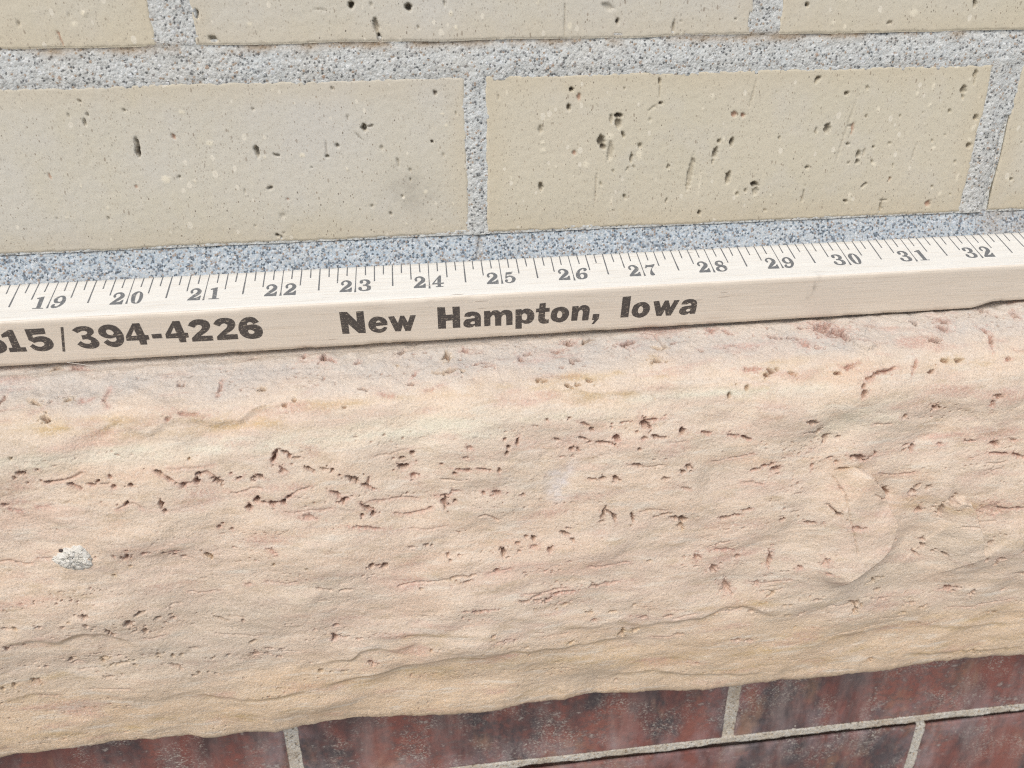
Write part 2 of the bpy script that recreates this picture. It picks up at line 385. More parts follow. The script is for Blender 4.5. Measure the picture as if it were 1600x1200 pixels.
# ------------------------------------------------------------------ buff brick wall
YW = 0.9517
BRICK_PITS = [[-2.807,3.231,.018,.058,-.015,2.0,.0],[-4.445,1.999,.016,.038,-.028,1.6,.0],[-4.499,1.896,.019,.047,-.029,1.6,.0],[-3.883,1.59,.03,.087,.038,2.0,.0],[-3.89,1.481,.032,.087,.038,3.0,1.0],[-3.379,1.671,.027,.046,.306,1.0,2.0],[-4.207,3.242,.035,.042,-.015,.9,3.0],[-2.633,2.898,.057,.024,-.018,1.4,.0],[-2.913,1.569,.056,.04,-.032,.4,3.0],[-4.498,2.176,.016,.021,-.026,1.4,.0],[-3.96,2.037,.017,.03,-.028,1.2,.0],[-4.567,2.962,.006,.113,.179,1.0,2.0],[-4.01,1.01,.022,.023,-.038,.6,2.0],[-5.122,1.196,.017,.052,.141,.7,2.0],[-3.214,1.996,.046,.03,-.028,.4,3.0],[-3.581,1.095,.069,.055,-.037,.4,3.0],[-4.342,3.121,.043,.039,-.016,.5,3.0],[-.77,1.715,.04,.057,-.03,3.0,1.0],[-.672,1.74,.045,.009,.14,1.4,1.0],[-.863,1.603,.073,.009,-.84,1.0,.0],[-1.326,1.335,.027,.02,-.034,2.4,1.0],[-1.326,1.441,.011,.103,-.033,1.0,.0],[.171,1.488,.023,.022,-.032,2.0,1.0],[.246,2.159,.031,.034,-.025,1.0,1.0],[-.333,1.227,.011,.068,.052,1.2,.0],[-1.166,1.48,.027,.031,-.032,1.5,.0],[-2.023,1.375,.052,.018,-.213,1.6,.0],[-2.178,.916,.047,.026,.474,1.7,.0],[-2.057,.502,.046,.048,-.043,.5,.0],[-2.163,.219,.031,.02,-.423,2.0,1.0],[-2.11,.181,.014,.038,.135,1.6,.0],[-1.164,2.257,.017,.021,-.024,1.6,.0],[-.166,.956,.012,.023,-.037,1.5,.0],[-2.29,1.439,.031,.088,.106,2.4,.0],[.338,1.875,.036,.017,-.028,.4,3.0],[.388,1.709,.032,.031,-.03,.5,3.0],[-1.67,1.363,.049,.036,-.034,.4,3.0],[-1.947,.745,.016,.021,-.04,.8,2.0],[.041,.772,.033,.038,-.039,.4,3.0],[2.186,2.158,.032,.033,-.025,3.0,1.0],[2.156,1.913,.03,.049,-.027,2.4,.0],[2.3,2.052,.033,.057,-.026,.8,2.0],[2.892,1.777,.062,.034,-.028,3.0,1.0],[2.897,1.669,.048,.077,-.029,2.0,.0],[2.787,1.739,.024,.072,-.029,1.2,.0],[2.652,1.425,.058,.078,-.032,3.0,.0],[2.685,1.332,.048,.033,-.033,3.0,1.0],[2.762,1.49,.077,.06,-.031,.8,3.0],[2.796,1.27,.044,.144,-.1,1.0,.0],[2.977,1.507,.021,.057,.311,2.2,.0],[3.118,1.154,.022,.085,-.101,1.8,.0],[3.07,1.002,.013,.046,-.683,1.2,.0],[3.167,1.022,.009,.04,.589,1.2,.0],[3.475,2.231,.019,.048,-.024,2.0,.0],[3.49,2.121,.007,.133,-.025,1.2,.0],[3.515,1.932,.032,.021,.311,2.0,1.0],[3.399,1.875,.09,.007,.582,1.0,.0],[1.756,.788,.031,.067,.048,2.2,.0],[4.051,.895,.041,.277,-.119,1.1,.0],[4.017,.86,.015,.121,-.12,1.4,.0],[4.217,.731,.015,.221,-.071,.5,3.0],[4.455,1.356,.027,.038,-.032,1.6,.0],[4.656,1.343,.033,.065,-.192,2.6,1.0],[4.41,1.193,.036,.084,-.227,2.2,.0],[4.386,1.063,.015,.057,-.197,1.4,.0],[4.651,.812,.039,.097,-.12,2.4,.0],[5.086,.693,.057,.042,-.038,3.0,1.0],[5.112,.585,.052,.07,-.039,1.0,.0],[4.956,.604,.015,.038,-.039,1.6,.0],[3.698,1.01,.02,.038,-.035,1.6,.0],[3.707,.493,.013,.048,-.289,1.4,.0],[3.045,.586,.017,.043,.223,1.8,.0],[4.246,.288,.026,.033,-.042,2.6,1.0],[1.746,1.612,.033,.068,-.03,.9,.0],[1.787,1.425,.047,.028,.224,.8,3.0],[1.788,1.315,.043,.032,-.033,.6,3.0],[4.919,2.329,.017,.043,-.177,2.0,.0],[4.897,2.019,.007,.244,-.151,.8,.0],[3.241,1.337,.034,.042,-.032,1.2,.0],[3.245,1.197,.059,.08,-.034,.6,3.0],[2.595,.744,.007,.315,-.038,.9,.0],[4.648,1.743,.049,.046,-.028,1.0,2.0],[4.785,1.728,.035,.032,-.028,1.0,2.0],[2.254,1.265,.034,.037,-.033,.8,2.0],[2.44,1.083,.049,.057,-.035,.4,3.0],[4.791,.585,.046,.05,-.039,.4,3.0],[4.29,2.012,.039,.036,-.026,.5,3.0],[2.844,.466,.025,.148,-.093,.5,3.0],[5.853,2.202,.026,.056,-.294,2.2,.0],[5.891,2.23,.016,.03,-.322,2.0,1.0],[6.36,2.0,.042,.027,.313,1.9,.0],[6.137,1.492,.053,.074,-.186,2.2,.0],[6.124,1.539,.041,.024,-.03,2.4,.0],[5.957,1.474,.016,.061,-.11,1.4,.0],[6.703,1.092,.037,.06,-.034,2.0,.0],[6.705,.982,.032,.035,-.035,2.4,.0],[6.79,1.113,.013,.079,-.033,1.2,.0],[5.903,.925,.034,.022,-.036,1.8,.0],[6.885,.609,.061,.017,.684,2.2,.0],[7.294,.689,.019,.033,-.037,2.0,2.0],[7.233,.26,.019,.122,-.041,1.7,.0],[7.253,.362,.07,.011,-.04,1.0,.0],[5.901,.479,.011,.132,-.073,1.3,.0],[8.348,2.23,.029,.069,-.097,2.2,.0],[8.359,2.116,.016,.056,-.069,1.5,.0],[8.211,2.005,.044,.068,-.202,2.0,.0],[8.226,1.9,.018,.048,-.026,1.5,.0],[8.514,1.587,.041,.047,-.178,2.0,.0],[8.519,1.432,.041,.068,-.122,.8,3.0],[8.514,1.166,.046,.038,-.032,1.8,.0],[8.503,1.251,.038,.035,-.032,.6,3.0],[8.028,.279,.05,.054,-.344,1.0,2.0],[6.622,.374,.039,.022,-.277,2.0,.0],[6.673,.461,.04,.078,-.04,.6,3.0],[7.275,1.646,.013,.023,-.181,1.5,.0],[6.931,1.193,.018,.02,-.033,1.6,.0],[6.505,1.255,.034,.024,-.032,1.6,.0],[9.371,.612,.029,.03,-.19,1.6,.0],[9.315,.614,.028,.037,-.037,.5,3.0],[6.433,1.447,.008,.652,-.186,.6,.0],[6.54,1.491,.021,.096,-.03,1.0,2.0],[6.495,1.528,.066,.01,.052,1.2,.0],[6.902,1.738,.036,.052,-.028,.5,3.0],[7.925,1.148,.037,.04,-.033,.6,3.0],[7.181,1.245,.037,.025,-.032,.7,.0],[6.726,1.662,.021,.029,-.028,1.0,.0],[7.606,1.074,.014,.148,-.112,.6,.0],[6.994,.935,.039,.047,-.339,.5,3.0],[8.021,2.338,.041,.033,-.022,.5,3.0],[7.716,2.062,.031,.057,-.024,.4,3.0],[9.079,.673,.017,.037,-.037,1.6,.0],[8.769,2.037,.013,.024,-.024,1.0,.0],[8.06,1.695,.026,.029,-.028,1.2,.0],[9.39,1.182,.016,.015,-.032,1.4,.0],[7.304,.9,.013,.036,-.035,1.0,.0],[8.199,.426,.033,.043,-.039,.4,3.0],[8.439,.672,.028,.088,-.1,.5,3.0],[-.808,3.299,.042,.046,.146,3.0,1.0],[-.05,3.261,.047,.047,-.014,3.0,1.0],[-.501,3.039,.039,.103,.113,1.6,.0],[-.47,2.887,.026,.056,.064,2.8,1.0],[-2.818,3.212,.02,.07,-.015,2.0,.0],[-2.651,2.918,.057,.036,-.018,1.5,.0],[-4.195,3.251,.031,.039,-.015,.9,3.0],[.516,3.174,.03,.036,-.015,.8,3.0],[-.544,3.295,.013,.039,-.014,1.2,.0],[-2.152,3.086,.041,.024,-.016,.5,3.0],[-1.219,3.246,.124,.008,-.096,.6,.0],[2.819,3.046,.023,.041,-.172,2.4,1.0],[2.144,2.996,.036,.057,-.016,.8,3.0],[3.626,2.951,.019,.103,-.094,1.4,.0],[4.736,3.037,.028,.109,-.016,1.0,.0],[5.547,3.211,.029,.034,-.014,2.6,1.0],[8.095,3.197,.029,.063,.047,2.6,1.0],[5.982,2.975,.039,.034,-.016,.5,3.0],[7.175,3.083,.069,.061,-.015,.3,3.0],[6.834,2.961,.045,.024,.311,1.2,.0],[2.075,3.078,.013,.243,-.016,.8,.0],[2.675,3.23,.09,.048,-.324,.8,.0],[2.827,2.882,.064,.017,-.017,.8,2.0],[6.162,2.909,.024,.043,-.017,.8,3.0]]
def carve(u, v, pits, cell, seed=3, scale=.03):
    """displacement (inwards positive) and masks from a list of elliptical pits on a (u,v) grid"""
    d = np.zeros_like(u); dark = np.zeros_like(u); pink = np.zeros_like(u); pale = np.zeros_like(u)
    for (x, z, rx, rz, a, dep, st) in pits:
        R = max(rx, rz) * 1.7 + .03
        m = (np.abs(u - x) < R) & (np.abs(v - z) < R)
        if not m.any():
            continue
        du, dv = u[m] - x, v[m] - z
        ca, sa = math.cos(a), math.sin(a)
        p, q = du * ca + dv * sa, -du * sa + dv * ca
        w = noise2(u[m] * 26, v[m] * 26, seed) * .45 + noise2(u[m] * 60, v[m] * 60, seed + 1) * .25
        r = np.sqrt((p / max(rx, cell * .8)) ** 2 + (q / max(rz, cell * .8)) ** 2) * (1 + w)
        k = 1 - sstep(.55, 1.12, r)
        if st == 3:
            d[m] -= .010 * dep * k * (1 + w)
            pale[m] = np.maximum(pale[m], k * .8)
        else:
            d[m] = np.maximum(d[m], k * dep * scale * min(1., .35 + min(rx, rz) / .05))
            if st == 0:
                dark[m] = np.maximum(dark[m], k * .24 * min(dep, 2))
            if st == 1:
                dark[m] = np.maximum(dark[m], k * .8)
            if st == 2:
                pink[m] = np.maximum(pink[m], k * .8)
    return d, dark, pink, pale

def brick(name, x0, x1, z0, z1, yf, depth, cell, mat, parent, pits, seed, es=.3, edge_w=.45, rough=.004, wob=.026, cr=.022):
    """one brick: a finely gridded front face that rolls over at the arrises, and plain sides"""
    nc = max(4, int((x1 - x0) / cell)); nr = max(4, int((z1 - z0) / cell))
    X = np.linspace(x0, x1, nc + 1)[None, :].repeat(nr + 1, 0)
    Z = np.linspace(z1, z0, nr + 1)[:, None].repeat(nc + 1, 1)
    ex = np.minimum(X - x0, x1 - X); ez = np.minimum(Z - z0, z1 - Z); e = np.minimum(ex, ez)
    en = e + .016 * fbm(X * 7, Z * 7, seed + 40, 3)
    d, dark, pink, pale = carve(X, Z, pits, cell, scale=.048)
    d += rough * fbm(X * 9, Z * 9, seed, 3) + .012 * noise2(X * .6, Z * .9, seed + 5)
    d += cr * (1 - sstep(0, .035, en)) ** 2                         # worn arris
    # wobble of the outline
    wx = wob * fbm(Z * 1.3 + seed, X * .02, seed + 9, 3); wz = wob * fbm(X * .55 + seed, Z * .02, seed + 11, 4)
    kx = 1 - sstep(0, .4, ex); kz = 1 - sstep(0, .4, ez)
    P = np.stack([X + wx * kx, yf + d, Z + wz * kz], -1).reshape(-1, 3)
    F = grid_faces(nr + 1, nc + 1)
    # sides: extrude the border back
    idx = np.arange((nr + 1) * (nc + 1)).reshape(nr + 1, nc + 1)
    ring = np.concatenate([idx[0, :-1], idx[:-1, -1], idx[-1, :0:-1], idx[:0:-1, 0]])
    back = P[ring].copy(); back[:, 1] = yf + depth
    nb = np.arange(len(ring)) + len(P)
    S = np.stack([np.roll(ring, -1), np.roll(nb, -1), nb, ring], -1)[:, ::-1]
    flat = lambda a: np.concatenate([a.ravel(), a.ravel()[ring]])
    edge = (1 - sstep(0, edge_w, e + .12 * fbm(X * 2, Z * 2, seed + 3, 3)))
    at = dict(edge=flat(edge * es), stain_shade=flat(dark), pink=flat(pink), pale=flat(pale), smudge=np.zeros(len(P) + len(ring)))
    o = mesh_obj(name, np.vstack([P, back]), np.vstack([F, S]), mat, parent, True, attrs=at)
    return o, X, Z

wall = thing('brick_wall', 'pale buff brick wall with sandy grey mortar above the stone sill', 'wall')
wall['kind'] = 'thing'
ZA, ZB, ZC = 2.365, 2.83, 0.115
H1 = 2.25
greyb, yell, mid = (.595, .57, .51, 1), (.61, .56, .45, 1), (.60, .56, .47, 1)
courses = [
    # z0, z1, list of (x0, x1, colour, fine?)
    (ZC, ZA, [(-15.2, -7.62, mid, 0), (-7.28, .672, greyb, 1), (.947, 8.622, yell, 1), (9.087, 16.7, mid, 1), (17.1, 24.7, greyb, 0)]),
    (ZB, ZB + H1, [(-19.2, -11.5, greyb, 0), (-11.1, -3.379, yell, 1), (-2.883, 4.757, greyb, 1), (5.181, 12.9, mid, 1), (13.3, 20.9, yell, 0)]),
    (ZB + H1 + .45, ZB + 2 * H1 + .45, [(-15.3, -7.7, greyb, 0), (-7.3, .35, mid, 0), (.75, 8.4, yell, 0), (8.85, 16.5, greyb, 0)]),
]
sd = 100
for z0, z1, row in courses:
    for x0, x1, colr, fine in row:
        sd += 13
        cell = .0175 if fine else .12
        pits = [p for p in BRICK_PITS if x0 < p[0] < x1 and z0 < p[1] < z1]
        # small nameless pocks everywhere
        npk = int((x1 - x0) * (z1 - z0) * (2.2 if fine else 2))
        r = np.random.default_rng(sd)
        for k in range(npk):
            rz = r.uniform(.012, .03)
            pits.append((r.uniform(x0 + .1, x1 - .1), r.uniform(z0 + .1, z1 - .1), rz * r.uniform(.5, 1.1), rz * r.uniform(.8, 1.8), r.normal(0, .2), r.uniform(.5, 1.3), 3 if r.random() < .35 else 0))
        o, X, Z = brick('brick', x0, x1, z0, z1, YW, 3.5, cell, M_BUFF, wall, pits, sd)
        o.color = colr
        if fine and x0 < -7 and z0 < 1:                               # sooty thumb mark near this brick's corner
            me = o.data
            a = np.zeros(len(me.vertices), np.float32)
            g = np.exp(-(((X + .19) / .38) ** 2 + ((Z - .78) / .3) ** 2)) * (.5 + .8 * fbm(X * 4, Z * 4, 77, 3)) * .55
            a[:g.size] = np.clip(g, 0, .5).ravel()
            me.attributes['smudge'].data.foreach_set('value', a)

def wall_mortar():
    # one sheet just behind the brick faces: fine where it is seen
    xs = np.concatenate([np.linspace(-19, -7, 60, endpoint=False), np.linspace(-7, 10.6, 880, endpoint=False), np.linspace(10.6, 24.6, 60)])
    zs = np.concatenate([np.linspace(ZB + 2 * H1 + .8, 3.6, 30, endpoint=False), np.linspace(3.6, ZC - .02, 190)])
    X, Z = np.meshgrid(xs, zs)
    y = YW + .012 + .014 * fbm(X * 3, Z * 3, 5, 3) + .012 * fbm(X * 13, Z * 13, 9, 2)
    # proud along the head joint by the right-hand brick, weathered back under each course
    for zb in (ZB, ZB + H1 + .45):
        y += .022 * np.exp(-((Z - (zb - .02)) / .045) ** 2) * (Z < zb + .1) * (1 + 1.2 * fbm(X * 1.1, Z * 0, 35, 3))
        y -= .02 * np.exp(-((Z - (zb - .33)) / .16) ** 2)
    y -= .03 * np.exp(-((X - 8.76) / .11) ** 2) * (Z < 2.45)
    y += .05 * np.exp(-((X - 9.05) / .05) ** 2) * (Z < 1.6)
    y -= .02 * np.exp(-((X - .80) / .10) ** 2) * (Z < 2.4)
    y -= .018 * np.exp(-((X + 3.1) / .2) ** 2) * (Z > 2.7)
    for z0, z1, row in courses:                                      # behind each brick the sheet drops back
        for x0, x1, colr, fine in row:
            q = np.minimum(np.minimum(X - x0, x1 - X), np.minimum(Z - z0, z1 - Z))
            y += .5 * sstep(.06, .14, q)
    stain = sum(np.exp(-((Z - (zb - .02)) / .075) ** 2) * np.clip(.35 + fbm(X * 1.6, Z * 3, 31, 3), 0, .8) for zb in (ZB, ZB + H1 + .45))
    P = np.stack([X, y, Z], -1).reshape(-1, 3)
    mesh_obj('mortar', P, grid_faces(len(zs), len(xs)), M_MORTAR, wall, True, attrs=dict(stain=np.clip(stain, 0, .7).ravel()))
    # the thick sloped bed between the lowest course and the sill
    t = np.linspace(0, 1, 46)
    X, Tt = np.meshgrid(xs, t)
    yy = YW + .05 - .40 * Tt ** 1.2
    zz = ZC + .03 - .80 * Tt
    w = .018 * fbm(X * 2.4, Tt * 2, 61, 3) + .014 * fbm(X * 13, Tt * 8, 63, 2)
    crack = np.exp(-((X - (.79 + .03 * np.sin(Tt * 9))) / .016) ** 2) * .05 + np.exp(-((X - 8.95) / .03) ** 2) * .03
    P = np.stack([X, yy + w + crack, zz + w * .5], -1).reshape(-1, 3)
    st = np.exp(-((X - .8) / .07) ** 2) * .25 + sstep(8.7, 9.3, X) * .35 * np.clip(.6 + fbm(X * 3, Tt * 3, 3, 3), 0, 1)
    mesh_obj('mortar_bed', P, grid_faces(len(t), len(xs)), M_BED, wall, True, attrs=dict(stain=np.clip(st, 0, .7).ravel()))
wall_mortar()

